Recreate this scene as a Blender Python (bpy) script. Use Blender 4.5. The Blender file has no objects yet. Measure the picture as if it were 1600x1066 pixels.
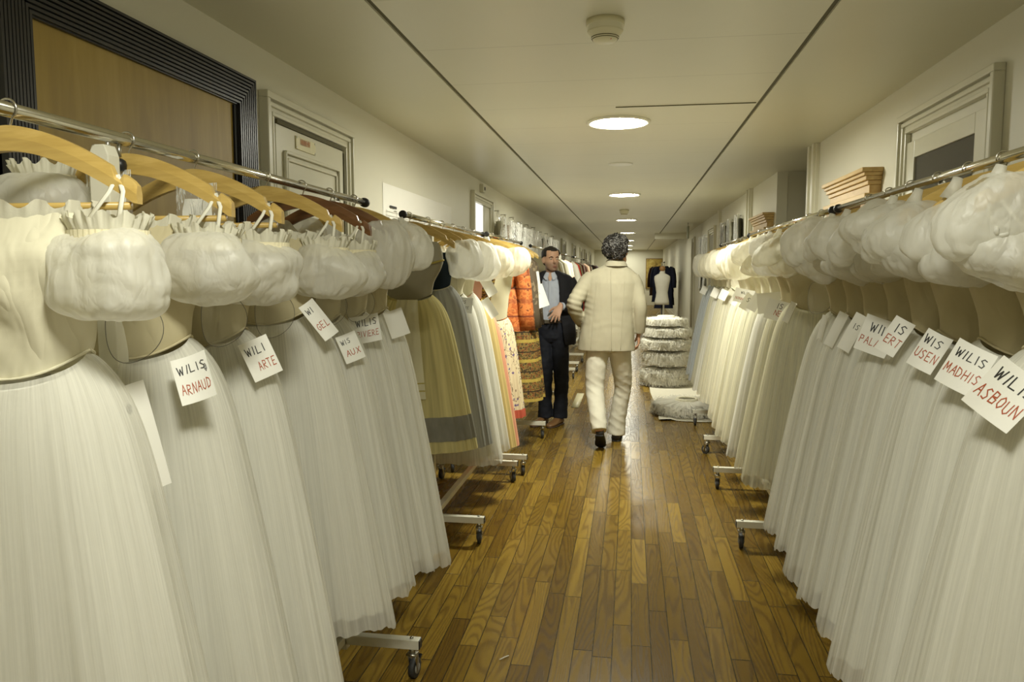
import bpy, math, random
import numpy as np
from mathutils import Vector, Matrix, noise

random.seed(7)
RNG = np.random.default_rng(11)
COL = bpy.context.scene.collection
PI = math.pi

# ------------------------------------------------------------------ object helpers
WORLD_LOC = {}

def thing(name, label, cat, loc=(0, 0, 0), group=None):
    o = bpy.data.objects.new(name, None)
    COL.objects.link(o)
    o.location = loc
    o.empty_display_size = 0.1
    WORLD_LOC[o.name] = np.array(loc, float)
    tag(o, label, cat, group)
    return o

def tag(o, label, cat, group=None, kind=None):
    if label: o['label'] = label
    if cat: o['category'] = cat
    if group: o['group'] = group
    if kind: o['kind'] = kind
    return o

class MB:
    """collects vertices / faces (world coordinates) for ONE mesh object"""
    def __init__(s):
        s.v = []; s.f = []; s.uv = []; s.mi = []; s.n = 0
    def add(s, V, F, uv=None, mi=0):
        V = np.asarray(V, float).reshape(-1, 3)
        s.v.append(V)
        s.uv.append(np.zeros((len(V), 2)) if uv is None else np.asarray(uv, float))
        for f in F:
            s.f.append([i + s.n for i in f]); s.mi.append(mi)
        s.n += len(V)
        return s
    def grid(s, P, wrap=False, mi=0, cap0=False, cap1=False, flip=False):
        """P: (rows, cols, 3)"""
        P = np.asarray(P, float)
        r, c = P.shape[:2]
        F = []
        cc = c if wrap else c - 1
        for i in range(r - 1):
            for j in range(cc):
                a = i * c + j; b = i * c + (j + 1) % c
                q = [a, b, b + c, a + c]
                F.append(q[::-1] if flip else q)
        if cap0: F.append(list(range(c))[::-1])
        if cap1: F.append([(r - 1) * c + j for j in range(c)])
        u, w = np.meshgrid(np.linspace(0, 1, c + (1 if wrap else 0))[:c], np.linspace(0, 1, r))
        s.add(P.reshape(-1, 3), F, np.stack([u.ravel(), w.ravel()], 1), mi)
        return s
    def box(s, c, size, R=None, mi=0):
        c = np.array(c, float); h = np.array(size, float) / 2
        V = np.array([[x, y, z] for x in (-1, 1) for y in (-1, 1) for z in (-1, 1)], float) * h
        if R is not None: V = V @ np.array(R, float).T
        F = [[0, 1, 3, 2], [4, 6, 7, 5], [0, 4, 5, 1], [2, 3, 7, 6], [0, 2, 6, 4], [1, 5, 7, 3]]
        uv = np.array([[0, 0], [0, 1], [1, 0], [1, 1]] * 2, float)
        return s.add(V + c, F, uv, mi)
    def tube(s, pts, rad, n=12, ref=None, caps=True, mi=0):
        """loft of ellipses along pts; rad = number | list of number | list of (a, b); a lies along ref"""
        pts = np.array(pts, float); m = len(pts)
        if not hasattr(rad, '__len__'): rad = [rad] * m
        rad = [(q, q) if not hasattr(q, '__len__') else q for q in rad]
        T = np.gradient(pts, axis=0)
        T /= np.maximum(np.linalg.norm(T, axis=1, keepdims=True), 1e-9)
        if ref is None:
            ref = np.array([0, 0, 1.]) if abs(T[0][2]) < .9 else np.array([1., 0, 0])
        a = np.array(ref, float); rows = []
        th = np.linspace(0, 2 * PI, n, endpoint=False)
        for i in range(m):
            a = a - T[i] * (a @ T[i]); a /= max(np.linalg.norm(a), 1e-9)
            b = np.cross(T[i], a)
            rows.append(pts[i] + np.outer(np.cos(th), a) * rad[i][0] + np.outer(np.sin(th), b) * rad[i][1])
        return s.grid(np.array(rows), True, mi, caps, caps)
    def lathe(s, c, prof, n=24, axis='z', mi=0, caps=True):
        """prof: list of (radius, height) about the axis through c"""
        th = np.linspace(0, 2 * PI, n, endpoint=False)
        rows = []
        for r, h in prof:
            k = np.zeros((n, 3))
            A = {'z': (0, 1, 2), 'x': (1, 2, 0), 'y': (2, 0, 1)}[axis]
            k[:, A[0]] = r * np.cos(th); k[:, A[1]] = r * np.sin(th); k[:, A[2]] = h
            rows.append(k + np.array(c, float))
        return s.grid(np.array(rows), True, mi, caps, caps)
    def ball(s, c, r, n=16, m=10, R=None, mi=0):
        r = np.array(r if hasattr(r, '__len__') else (r, r, r), float)
        ph = np.linspace(0.02, PI - 0.02, m); th = np.linspace(0, 2 * PI, n, endpoint=False)
        P = np.array([[[math.sin(p) * math.cos(t), math.sin(p) * math.sin(t), -math.cos(p)] for t in th] for p in ph]) * r
        if R is not None: P = P @ np.array(R, float).T
        return s.grid(P + np.array(c, float), True, mi, True, True)
    def build(s, name, mats, parent=None, smooth=True, label=None, bevel=0, seg=2, kind=None):
        me = bpy.data.meshes.new(name)
        V = np.concatenate(s.v)
        uv = np.concatenate(s.uv)
        root = parent
        while root is not None and root.parent is not None: root = root.parent
        if root is not None: V = V - WORLD_LOC[root.name]
        me.from_pydata(V.tolist(), [], s.f)
        if not isinstance(mats, (list, tuple)): mats = [mats]
        for m in mats: me.materials.append(m)
        if len(mats) > 1: me.polygons.foreach_set('material_index', s.mi)
        lay = me.uv_layers.new(name='UVMap')
        idx = np.empty(len(me.loops), dtype=np.int32)
        me.loops.foreach_get('vertex_index', idx)
        lay.data.foreach_set('uv', uv[idx].astype(np.float32).ravel())
        if smooth: me.polygons.foreach_set('use_smooth', [True] * len(me.polygons))
        me.validate(); me.update()
        o = bpy.data.objects.new(name, me)
        COL.objects.link(o)
        if parent is not None: o.parent = parent
        else: WORLD_LOC[o.name] = np.zeros(3)
        if label: o['label'] = label
        if kind: o['kind'] = kind
        if bevel:
            b = o.modifiers.new('bevel', 'BEVEL'); b.width = bevel; b.segments = seg; b.limit_method = 'ANGLE'
        return o

def struct(name, mb, mat, smooth=False, parent=None, bevel=0):
    o = mb.build(name, mat, parent, smooth, bevel=bevel)
    if parent is None: o['kind'] = 'structure'
    return o

def fuse(o, voxel=0.008, smooth=4, disp=None):
    """union the overlapping closed shells of o into one continuous skin"""
    r = o.modifiers.new('r', 'REMESH'); r.mode = 'VOXEL'; r.voxel_size = voxel; r.use_smooth_shade = True
    if smooth:
        m = o.modifiers.new('s', 'SMOOTH'); m.factor = 0.5; m.iterations = smooth
    dg = bpy.context.evaluated_depsgraph_get(); dg.update()
    me = bpy.data.meshes.new_from_object(o.evaluated_get(dg))
    o.modifiers.clear()
    mats = list(o.data.materials)
    old = o.data; o.data = me
    me.materials.clear()
    for k in mats: me.materials.append(k)
    me.name = o.name
    bpy.data.meshes.remove(old)
    if disp:
        n = len(me.vertices)
        co = np.empty(n * 3); no = np.empty(n * 3)
        me.vertices.foreach_get('co', co); me.vertices.foreach_get('normal', no)
        co = co.reshape(-1, 3); no = no.reshape(-1, 3)
        co = co + no * disp(co)[:, None]
        me.vertices.foreach_set('co', co.ravel()); me.update()
    me.polygons.foreach_set('use_smooth', [True] * len(me.polygons))
    return o

def vnoise(P, scale, seed=0.0, oct=2):
    P = np.asarray(P, float).reshape(-1, 3) * np.array(scale, float)
    out = np.empty(len(P))
    for i, p in enumerate(P):
        q = Vector((p[0] + seed, p[1] + seed * 1.7, p[2] - seed * .6))
        v = noise.noise(q)
        if oct > 1: v += .5 * noise.noise(q * 2.1)
        if oct > 2: v += .25 * noise.noise(q * 4.3)
        out[i] = v
    return out

# ------------------------------------------------------------------ materials
class N:
    def __init__(s, name):
        s.m = bpy.data.materials.new(name); s.m.use_nodes = True
        s.t = s.m.node_tree; s.t.nodes.clear()
        s.out = s.new('ShaderNodeOutputMaterial')
    def new(s, typ, **kw):
        n = s.t.nodes.new(typ)
        for k, v in kw.items(): setattr(n, k, v)
        return n
    def link(s, a, b): s.t.links.new(a, b)
    def val(s, sock, v):
        if isinstance(v, bpy.types.NodeSocket): s.link(v, sock)
        else: sock.default_value = v
    def math(s, op, a, b=None, c=None, clamp=False):
        n = s.new('ShaderNodeMath', operation=op); n.use_clamp = clamp
        s.val(n.inputs[0], a)
        if b is not None: s.val(n.inputs[1], b)
        if c is not None: s.val(n.inputs[2], c)
        return n.outputs[0]
    def mix(s, f, a, b, mode='MIX'):
        n = s.new('ShaderNodeMix', data_type='RGBA', blend_type=mode)
        s.val(n.inputs[0], f); s.val(n.inputs[6], a if not isinstance(a, tuple) else c4(a)); s.val(n.inputs[7], b if not isinstance(b, tuple) else c4(b))
        return n.outputs[2]
    def ramp(s, f, stops, interp='LINEAR'):
        n = s.new('ShaderNodeValToRGB'); n.color_ramp.interpolation = interp
        e = n.color_ramp.elements
        while len(e) < len(stops): e.new(.5)
        for q, (p, c) in zip(e, stops): q.position = p; q.color = c4(c)
        s.val(n.inputs[0], f)
        return n.outputs[0]
    def noise(s, vec, scale, detail=3, rough=.55, dist=0):
        n = s.new('ShaderNodeTexNoise'); n.inputs['Scale'].default_value = scale
        n.inputs['Detail'].default_value = detail; n.inputs['Roughness'].default_value = rough
        n.inputs['Distortion'].default_value = dist
        if vec is not None: s.link(vec, n.inputs['Vector'])
        return n.outputs[0]
    def mapping(s, vec, scale=(1, 1, 1), loc=(0, 0, 0), rot=(0, 0, 0)):
        n = s.new('ShaderNodeMapping'); n.inputs['Scale'].default_value = scale
        n.inputs['Location'].default_value = loc; n.inputs['Rotation'].default_value = rot
        s.link(vec, n.inputs['Vector']); return n.outputs[0]
    def coord(s, kind='Object'):
        return s.new('ShaderNodeTexCoord').outputs[kind]
    def bump(s, h, strength=.3, dist=.002):
        n = s.new('ShaderNodeBump'); n.inputs['Strength'].default_value = strength; n.inputs['Distance'].default_value = dist
        s.link(h, n.inputs['Height']); return n.outputs[0]
    def principled(s, col, rough=.6, metal=0, spec=.5, normal=None, **kw):
        p = s.new('ShaderNodeBsdfPrincipled')
        s.val(p.inputs['Base Color'], c4(col) if isinstance(col, tuple) else col)
        s.val(p.inputs['Roughness'], rough); s.val(p.inputs['Metallic'], metal)
        p.inputs['Specular IOR Level'].default_value = spec
        if normal is not None: s.link(normal, p.inputs['Normal'])
        for k, v in kw.items(): s.val(p.inputs[k.replace('_', ' ')], v)
        return p.outputs[0]
    def done(s, sh):
        s.link(sh, s.out.inputs[0]); return s.m

def c4(c): return tuple(c) if len(c) == 4 else (*c, 1.0)

def simple(name, col, rough=.6, metal=0, spec=.5, var=.06, scale=12, bump=0.0, bscale=200):
    n = N(name); co = n.coord()
    f = n.noise(co, scale, 3)
    a = tuple(x * (1 - var) for x in col); b = tuple(min(1, x * (1 + var)) for x in col)
    c = n.mix(f, a, b)
    nb = n.bump(n.noise(co, bscale, 2), bump, .002) if bump else None
    return n.done(n.principled(c, rough, metal, spec, nb))

def cloth(name, col, weave=420, bump=.25, rough=.9, trans=0.0, var=.08, fold=0.0):
    n = N(name); co = n.coord()
    f = n.noise(co, 9, 3)
    c = n.mix(f, tuple(x * (1 - var) for x in col), tuple(min(1, x * (1 + var)) for x in col))
    nb = n.bump(n.noise(co, weave, 2), bump, .0015)
    if fold:
        q = n.math('ABSOLUTE', n.math('SUBTRACT', n.noise(n.mapping(co, (13, 13, 4), (0, 0, 0), (0, .5, 0)), 1, 2, .5, .6), .5))
        b2 = n.new('ShaderNodeBump'); b2.inputs['Strength'].default_value = fold; b2.inputs['Distance'].default_value = .03
        n.link(q, b2.inputs['Height']); n.link(nb, b2.inputs['Normal']); nb = b2.outputs[0]
    s = n.principled(c, rough, 0, .25, nb)
    if trans:
        t = n.new('ShaderNodeBsdfTranslucent'); n.link(c, t.inputs[0])
        m = n.new('ShaderNodeMixShader'); m.inputs[0].default_value = trans
        n.link(s, m.inputs[1]); n.link(t.outputs[0], m.inputs[2]); s = m.outputs[0]
    return n.done(s)

def tulle(name, col, a0, a1, us=90, trans=.35, vs=1.2, dark=.8):
    """fine net: streaks that follow the pleats (UV) vary density; dark deepens their colour"""
    n = N(name); uv = n.coord('UV')
    f = n.noise(n.mapping(uv, (us, vs, 1)), 1.0, 4, .6, .15)
    g = n.noise(n.mapping(uv, (us * 3.3, vs * 1.5, 1)), 1.0, 2, .6)
    h = n.math('ADD', n.math('MULTIPLY', f, .65), n.math('MULTIPLY', g, .35))
    k = n.new('ShaderNodeMapRange'); n.link(h, k.inputs[0])
    k.inputs[1].default_value = .36; k.inputs[2].default_value = .66
    c = n.mix(k.outputs[0], tuple(x * dark for x in col), col)
    d = n.new('ShaderNodeBsdfDiffuse'); n.link(c, d.inputs[0])
    t = n.new('ShaderNodeBsdfTranslucent'); n.link(c, t.inputs[0])
    m = n.new('ShaderNodeMixShader'); m.inputs[0].default_value = trans
    n.link(d.outputs[0], m.inputs[1]); n.link(t.outputs[0], m.inputs[2])
    sh = m.outputs[0]
    if a0 < 1:
        tr = n.new('ShaderNodeBsdfTransparent')
        al = n.new('ShaderNodeMapRange'); n.link(k.outputs[0], al.inputs[0])
        al.inputs[3].default_value = a0; al.inputs[4].default_value = a1
        q = n.new('ShaderNodeMixShader'); n.link(al.outputs[0], q.inputs[0])
        n.link(tr.outputs[0], q.inputs[1]); n.link(sh, q.inputs[2]); sh = q.outputs[0]
    return n.done(sh)

def organza(name, col, a=.70, trans=.42):
    """thin crisp silk: crushed creases, a little see-through"""
    n = N(name); co = n.coord()
    w = n.noise(n.mapping(co, (1, 1, .55)), 15, 2, .5, .5); w2 = n.noise(n.mapping(co, (1, 1, .5)), 38, 2, .5, .6)
    r1 = n.math('ABSOLUTE', n.math('SUBTRACT', w, .5)); r2 = n.math('ABSOLUTE', n.math('SUBTRACT', w2, .5))
    h = n.math('ADD', n.math('MULTIPLY', r1, 1.0), n.math('MULTIPLY', r2, .45))
    nb = n.bump(h, .42, .024)
    c = n.mix(n.math('MULTIPLY', r1, 4.0, clamp=True), tuple(x * .93 for x in col), col)
    d = n.new('ShaderNodeBsdfDiffuse'); n.link(c, d.inputs[0]); n.link(nb, d.inputs['Normal'])
    t = n.new('ShaderNodeBsdfTranslucent'); n.link(c, t.inputs[0]); n.link(nb, t.inputs['Normal'])
    m = n.new('ShaderNodeMixShader'); m.inputs[0].default_value = trans
    n.link(d.outputs[0], m.inputs[1]); n.link(t.outputs[0], m.inputs[2])
    g = n.new('ShaderNodeBsdfGlossy'); g.inputs['Roughness'].default_value = .45; n.link(nb, g.inputs['Normal'])
    m2 = n.new('ShaderNodeMixShader'); m2.inputs[0].default_value = .05; n.link(m.outputs[0], m2.inputs[1]); n.link(g.outputs[0], m2.inputs[2])
    tr = n.new('ShaderNodeBsdfTransparent')
    q = n.new('ShaderNodeMixShader'); q.inputs[0].default_value = a
    n.link(tr.outputs[0], q.inputs[1]); n.link(m2.outputs[0], q.inputs[2])
    return n.done(q.outputs[0])

def plastic_film(name, op=.10, tint=(.9, .9, .85)):
    n = N(name); co = n.coord()
    nb = n.bump(n.noise(n.mapping(co, (14, 14, 3)), 1, 3, .6, 1.2), 1, .03)
    g = n.principled(tint, .12, 0, .8, nb)
    tr = n.new('ShaderNodeBsdfTransparent')
    fr = n.new('ShaderNodeFresnel'); fr.inputs[0].default_value = 1.5; n.link(nb, fr.inputs[1])
    f = n.math('ADD', n.math('MULTIPLY', fr.outputs[0], 1.2), op, clamp=True)
    q = n.new('ShaderNodeMixShader'); n.link(f, q.inputs[0]); n.link(tr.outputs[0], q.inputs[1]); n.link(g, q.inputs[2])
    return n.done(q.outputs[0])

def wood(name, c0, c1, c2, sc=(3, 30, 30), rough=.4, spec=.5):
    n = N(name); co = n.coord()
    v = n.mapping(co, sc)
    f = n.noise(v, 1.0, 4, .6, .8)
    g = n.noise(n.mapping(co, tuple(x * 4 for x in sc)), 1.0, 2)
    c = n.ramp(n.math('ADD', n.math('MULTIPLY', f, .75), n.math('MULTIPLY', g, .25)), [(.3, c0), (.5, c1), (.7, c2)])
    return n.done(n.principled(c, rough, 0, spec))

def floor_mat():
    n = N('oak_strip_floor'); co = n.coord()
    sp = n.new('ShaderNodeSeparateXYZ'); n.link(co, sp.inputs[0])
    X, Y = sp.outputs[0], sp.outputs[1]
    W, L = .075, .70
    xr = n.math('DIVIDE', n.math('ADD', X, 20.0), W)
    row = n.math('FLOOR', xr); fx = n.math('FRACT', xr)
    wn = n.new('ShaderNodeTexWhiteNoise', noise_dimensions='1D'); n.link(row, wn.inputs['W'])
    yr = n.math('ADD', n.math('DIVIDE', n.math('ADD', Y, 20.0), n.math('ADD', n.math('MULTIPLY', wn.outputs[0], .35), L - .15)), n.math('MULTIPLY', wn.outputs[0], 7.3))
    colm = n.math('FLOOR', yr); fy = n.math('FRACT', yr)
    w2 = n.new('ShaderNodeTexWhiteNoise', noise_dimensions='2D')
    cb = n.new('ShaderNodeCombineXYZ'); n.link(row, cb.inputs[0]); n.link(colm, cb.inputs[1]); n.link(cb.outputs[0], w2.inputs['Vector'])
    idv = w2.outputs[0]
    # grain coordinates shifted per board
    cg = n.new('ShaderNodeCombineXYZ')
    n.link(n.math('ADD', n.math('MULTIPLY', X, 1.0), n.math('MULTIPLY', idv, 31.0)), cg.inputs[0])
    n.link(n.math('ADD', Y, n.math('MULTIPLY', idv, 57.0)), cg.inputs[1])
    n.link(n.math('MULTIPLY', idv, 9.0), cg.inputs[2])
    base = n.noise(n.mapping(cg.outputs[0], (7.5, .75, 1)), 1.0, 1.5, .4, .4)
    rings = n.math('SINE', n.math('MULTIPLY', base, 125.0))
    rings = n.math('MULTIPLY', n.math('ADD', rings, 1.0), .5)
    fine = n.noise(n.mapping(cg.outputs[0], (260, 8, 1)), 1.0, 3, .6)
    tone = n.ramp(idv, [(0, (.155, .092, .014)), (.3, (.205, .127, .018)), (.6, (.26, .166, .025)), (1, (.34, .225, .038))])
    c = n.mix(n.math('MULTIPLY', n.math('POWER', rings, 2.0), .55), tone, n.mix(1.0, tone, (.36, .29, .21), 'MULTIPLY'))
    c = n.mix(n.math('MULTIPLY', fine, .45), c, n.mix(1.0, c, (.45, .38, .32), 'MULTIPLY'))
    big = n.noise(n.mapping(co, (1.3, .6, 1)), 1.0, 3)
    c = n.mix(n.math('MULTIPLY', big, .35), c, n.mix(1.0, c, (.6, .55, .5), 'MULTIPLY'))
    ex = n.math('MINIMUM', fx, n.math('SUBTRACT', 1.0, fx))
    ey = n.math('MINIMUM', fy, n.math('SUBTRACT', 1.0, fy))
    gx = n.math('LESS_THAN', ex, .026); gy = n.math('LESS_THAN', ey, .0036)
    gap = n.math('MAXIMUM', gx, gy)
    c = n.mix(n.math('MULTIPLY', gap, .92), c, (.016, .012, .005))
    rough = n.math('ADD', n.math('MULTIPLY', fine, .12), n.math('ADD', .17, n.math('MULTIPLY', rings, .06)))
    h = n.math('SUBTRACT', n.math('MULTIPLY', rings, .12), gap)
    wav = n.noise(n.mapping(cg.outputs[0], (10, 3, 1)), 1.0, 2)
    h = n.math('ADD', h, n.math('MULTIPLY', wav, .7))
    nb = n.bump(h, .35, .002)
    return n.done(n.principled(c, rough, 0, .22, nb))

def paint(name, col, rough=.55, bump=.08, var=.04, spec=.4):
    n = N(name); co = n.coord()
    f = n.noise(co, 1.2, 4, .6)
    c = n.mix(f, tuple(x * (1 - var) for x in col), tuple(min(1, x * (1 + var)) for x in col))
    nb = n.bump(n.noise(co, 90, 3), bump, .003)
    return n.done(n.principled(c, rough, 0, spec, nb))

def ceiling_mat():
    n = N('ceiling_panels'); co = n.coord()
    sp = n.new('ShaderNodeSeparateXYZ'); n.link(co, sp.inputs[0])
    f = n.math('FRACT', n.math('DIVIDE', n.math('ADD', sp.outputs[1], 20 * .62 - 3.32), .62))
    e = n.math('MINIMUM', f, n.math('SUBTRACT', 1.0, f))
    inside = n.math('MULTIPLY', n.math('GREATER_THAN', sp.outputs[0], -.93), n.math('LESS_THAN', sp.outputs[0], .715))
    ln = n.math('MULTIPLY', n.math('LESS_THAN', e, .0045), inside)
    g = n.noise(co, 1.1, 3)
    c = n.mix(g, (.54, .52, .37), (.60, .575, .42))
    c = n.mix(n.math('MULTIPLY', ln, .45), c, (.25, .23, .13))
    return n.done(n.principled(c, .38, 0, .35, n.bump(n.noise(co, 3, 2), .05, .01)))

def emit(name, col, st):
    n = N(name); e = n.new('ShaderNodeEmission'); e.inputs[0].default_value = c4(col); e.inputs[1].default_value = st
    return n.done(e.outputs[0])

def pattern(name, cols, scale=30, band=0.0, dark=(.03, .02, .01), gold=True):
    """dense woven / embroidered folk pattern in horizontal tiers"""
    n = N(name); co = n.coord()
    v = n.new('ShaderNodeTexVoronoi'); v.inputs['Scale'].default_value = scale; n.link(co, v.inputs['Vector'])
    f = n.noise(co, scale * .9, 3, .6, 1.5)
    c = n.ramp(n.math('ADD', n.math('MULTIPLY', v.outputs['Distance'], .5), n.math('MULTIPLY', f, .75)), [(.25 + .55 * i / max(1, len(cols) - 1), k) for i, k in enumerate(cols)], 'CONSTANT')
    if band:
        sp = n.new('ShaderNodeSeparateXYZ'); n.link(co, sp.inputs[0])
        w = n.math('FRACT', n.math('DIVIDE', sp.outputs[2], band))
        b1 = n.math('LESS_THAN', w, .16)
        c = n.mix(b1, c, n.mix(f, (.34, .24, .04), (.52, .40, .09))) if gold else n.mix(n.math('MULTIPLY', b1, .5), c, dark)
        b2 = n.math('MULTIPLY', n.math('GREATER_THAN', w, .5), n.math('LESS_THAN', w, .56))
        c = n.mix(b2, c, dark)
    return n.done(n.principled(c, .75, 0, .3, n.bump(f, .5, .004)))

def floral(name, base, motif, leaf, scale=26, th=.20):
    n = N(name); co = n.coord()
    v = n.new('ShaderNodeTexVoronoi'); v.inputs['Scale'].default_value = scale; n.link(co, v.inputs['Vector'])
    d = n.math('ADD', v.outputs['Distance'], n.math('MULTIPLY', n.math('SUBTRACT', n.noise(co, scale * 3, 2), .5), .5))
    m = n.math('LESS_THAN', d, th)
    big = n.math('GREATER_THAN', n.noise(co, scale * .22, 2), .46)
    w = n.noise(n.mapping(co, (1, 1, .5)), scale * .55, 2, .5, 1.0)
    st = n.math('LESS_THAN', n.math('ABSOLUTE', n.math('SUBTRACT', w, .5)), .014)
    c = n.mix(st, base, leaf)
    c = n.mix(n.math('MULTIPLY', m, big), c, motif)
    return n.done(n.principled(c, .7, 0, .3))

M = {}
M['floor'] = floor_mat()
M['wall'] = paint('wall_paint_cream', (.66, .64, .52), .5)
M['wall_dim'] = paint('wall_paint_cream_shaded', (.55, .53, .42), .5)  # cream wall paint darkened to carry the dim shading of the recess
M['ceil'] = ceiling_mat()
M['groove'] = simple('groove_shadow', (.10, .09, .04), .8)
M['gloss_white'] = paint('gloss_paint_cream', (.62, .60, .47), .28, .06, .04, .5)
M['ply'] = wood('plywood_sheet', (.29, .195, .040), (.36, .25, .052), (.43, .305, .075), (1.2, 9, 1.2), .5, .35)
M['black_frame'] = simple('black_lacquer', (.018, .017, .015), .35)
M['chrome'] = simple('chrome_tube', (.72, .70, .62), .14, 1.0, var=.02)
M['steel'] = simple('zinc_steel', (.50, .49, .43), .32, 1.0)
M['wire'] = simple('steel_wire', (.62, .60, .54), .22, 1.0)
M['white_metal'] = simple('white_powder_coat', (.72, .70, .58), .35, 0, .5, .03)
M['black_plastic'] = simple('black_plastic', (.012, .012, .012), .4)
M['rubber'] = simple('grey_rubber', (.035, .035, .033), .6)
M['hub'] = simple('grey_hub', (.32, .31, .27), .4)
M['hanger'] = wood('beech_wood', (.43, .285, .075), (.53, .365, .105), (.61, .44, .15), (5, 40, 40), .35)
M['hanger_dark'] = wood('dark_stained_wood', (.11, .045, .014), (.17, .075, .024), (.24, .115, .04), (5, 40, 40), .35)
M['oak'] = wood('light_oak', (.40, .26, .09), (.50, .34, .13), (.58, .41, .17), (20, 3, 20), .35)
M['oak_dark'] = wood('brown_oak', (.20, .125, .045), (.26, .165, .06), (.32, .21, .085), (20, 20, 3), .4)
M['tulle'] = tulle('white_tulle', (.87, .86, .78), .52, .80, 80, dark=.94)
M['tulle_in'] = tulle('tulle_under_layer', (.86, .85, .77), 1, 1, 50, .25, dark=.94)
M['tutu_net'] = tulle('tutu_net', (.93, .91, .82), 1, 1, 120, .55, dark=.95)
M['tulle_warm'] = tulle('ivory_tulle', (.84, .81, .62), .45, .85, 70)
M['tulle_blue'] = tulle('bluish_tulle', (.66, .71, .76), .45, .85, 70)
M['organza'] = organza('organza', (.95, .94, .86))
M['organza_warm'] = organza('ivory_organza', (.95, .92, .76))
M['bodice'] = cloth('cream_bodice_cloth', (.56, .495, .31), 700, .06, .8, .08, fold=.55)
M['bodice_l'] = cloth('ivory_bodice_cloth', (.76, .72, .54), 700, .06, .8, .08, fold=.8)
M['elastic'] = cloth('cream_elastic_band', (.78, .72, .50), 300, .3)
M['frill'] = cloth('white_frill', (.80, .78, .65), 300, .2, .9, .3)
M['ribbon'] = simple('white_ribbon', (.80, .78, .66), .6)
M['paper'] = simple('white_paper', (.84, .83, .76), .7, var=.02)
M['ink'] = simple('black_marker', (.03, .028, .025), .6)
M['ink_red'] = simple('red_marker', (.40, .085, .03), .6)
M['ink_grey'] = simple('grey_print', (.30, .29, .25), .7)
M['film'] = plastic_film('clear_plastic_film')
M['film_bag'] = plastic_film('clear_garment_cover', .16)
M['wing_wire'] = simple('grey_wing_wire', (.13, .125, .11), .4)
M['wing'] = plastic_film('wing_gauze', .18, (.7, .68, .55))
M['skin'] = simple('skin', (.52, .29, .18), .5, 0, .4, .06, 20)
M['lamp'] = emit('lamp_diffuser', (.98, .97, .84), 240)
M['lamp_far'] = emit('lamp_diffuser_far', (.98, .96, .80), 120)
M['lamp_near'] = emit('lamp_diffuser_dim', (.98, .97, .84), 138)
M['daylight'] = emit('daylight_pane', (1, .98, .90), 1.15)
# ------------------------------------------------------------------ gowns, hangers, racks
XL, XR, RZ = -1.02, .865, 1.737

def prof_w(t, w0=.12, flare=.05, slope=.20, tau=.05):
    t = np.maximum(t, 0)
    return w0 + flare * (1 - np.exp(-t / tau)) + slope * t ** .85

def rot_about(P, c, a):
    if not a: return P
    P = np.array(P, float); x = P[..., 0] - c[0]; y = P[..., 1] - c[1]
    P[..., 0] = c[0] + x * math.cos(a) - y * math.sin(a)
    P[..., 1] = c[1] + x * math.sin(a) + y * math.cos(a)
    return P

def skirt_grid(Xc, Yc, seed, zs, z1, dk=1.0, wk=1.0, n=240, m=34, amp=1.0, drop=.05, w0=.12, d0=.055, shift=0.0, flare=.05, slope=.20, lean=0.0, jag=1.0):
    r = np.random.default_rng(seed)
    th = np.linspace(0, 2 * PI, n, endpoint=False)
    s = np.linspace(0, 1, m) ** 1.35
    seam = zs - drop * np.abs(np.sin(th)) ** 1.5
    k1, k2, k3 = r.integers(9, 13), r.integers(21, 29), r.integers(44, 58)
    p = r.uniform(0, 6.28, 6)
    F1 = 1 - 2 * np.abs(np.sin(k1 * th / 2 * 1.0 + p[0] + .5 * np.sin(3 * th + p[3]))) ** .8
    F2 = 1 - 2 * np.abs(np.sin(k2 * th / 2 + p[1] + .4 * np.sin(5 * th + p[4]))) ** .8
    F3 = np.sin(k3 * th + p[2])
    hem = z1 + jag * (.010 * np.sin(3 * th + p[3]) + .006 * F2 + .002 * F3)
    Z = seam[None] + (hem - seam)[None] * s[:, None]
    t = np.maximum(zs - Z, 0)
    w = prof_w(t, w0, flare, slope) * 1.0
    w = w0 + (w - w0) * wk
    d = d0 + dk * (.055 * (1 - np.exp(-t / .07)) + .055 * t)
    a = (.001 + .013 * t) * amp
    wob = np.sin(2.2 * t + p[5]) * .3
    F = (.55 + wob) * F1[None] + .26 * F2[None] + .07 * F3[None]
    c, q = np.cos(th)[None], np.sin(th)[None]
    nx, ny = c / np.maximum(w, 1e-4), q / np.maximum(d, 1e-4)
    l = np.sqrt(nx ** 2 + ny ** 2); nx, ny = nx / l, ny / l
    X = Xc + shift + w * c + a * F * nx
    Y = Yc + lean * t + d * q + a * F * ny
    return np.stack([X, Y, Z], -1)

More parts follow.
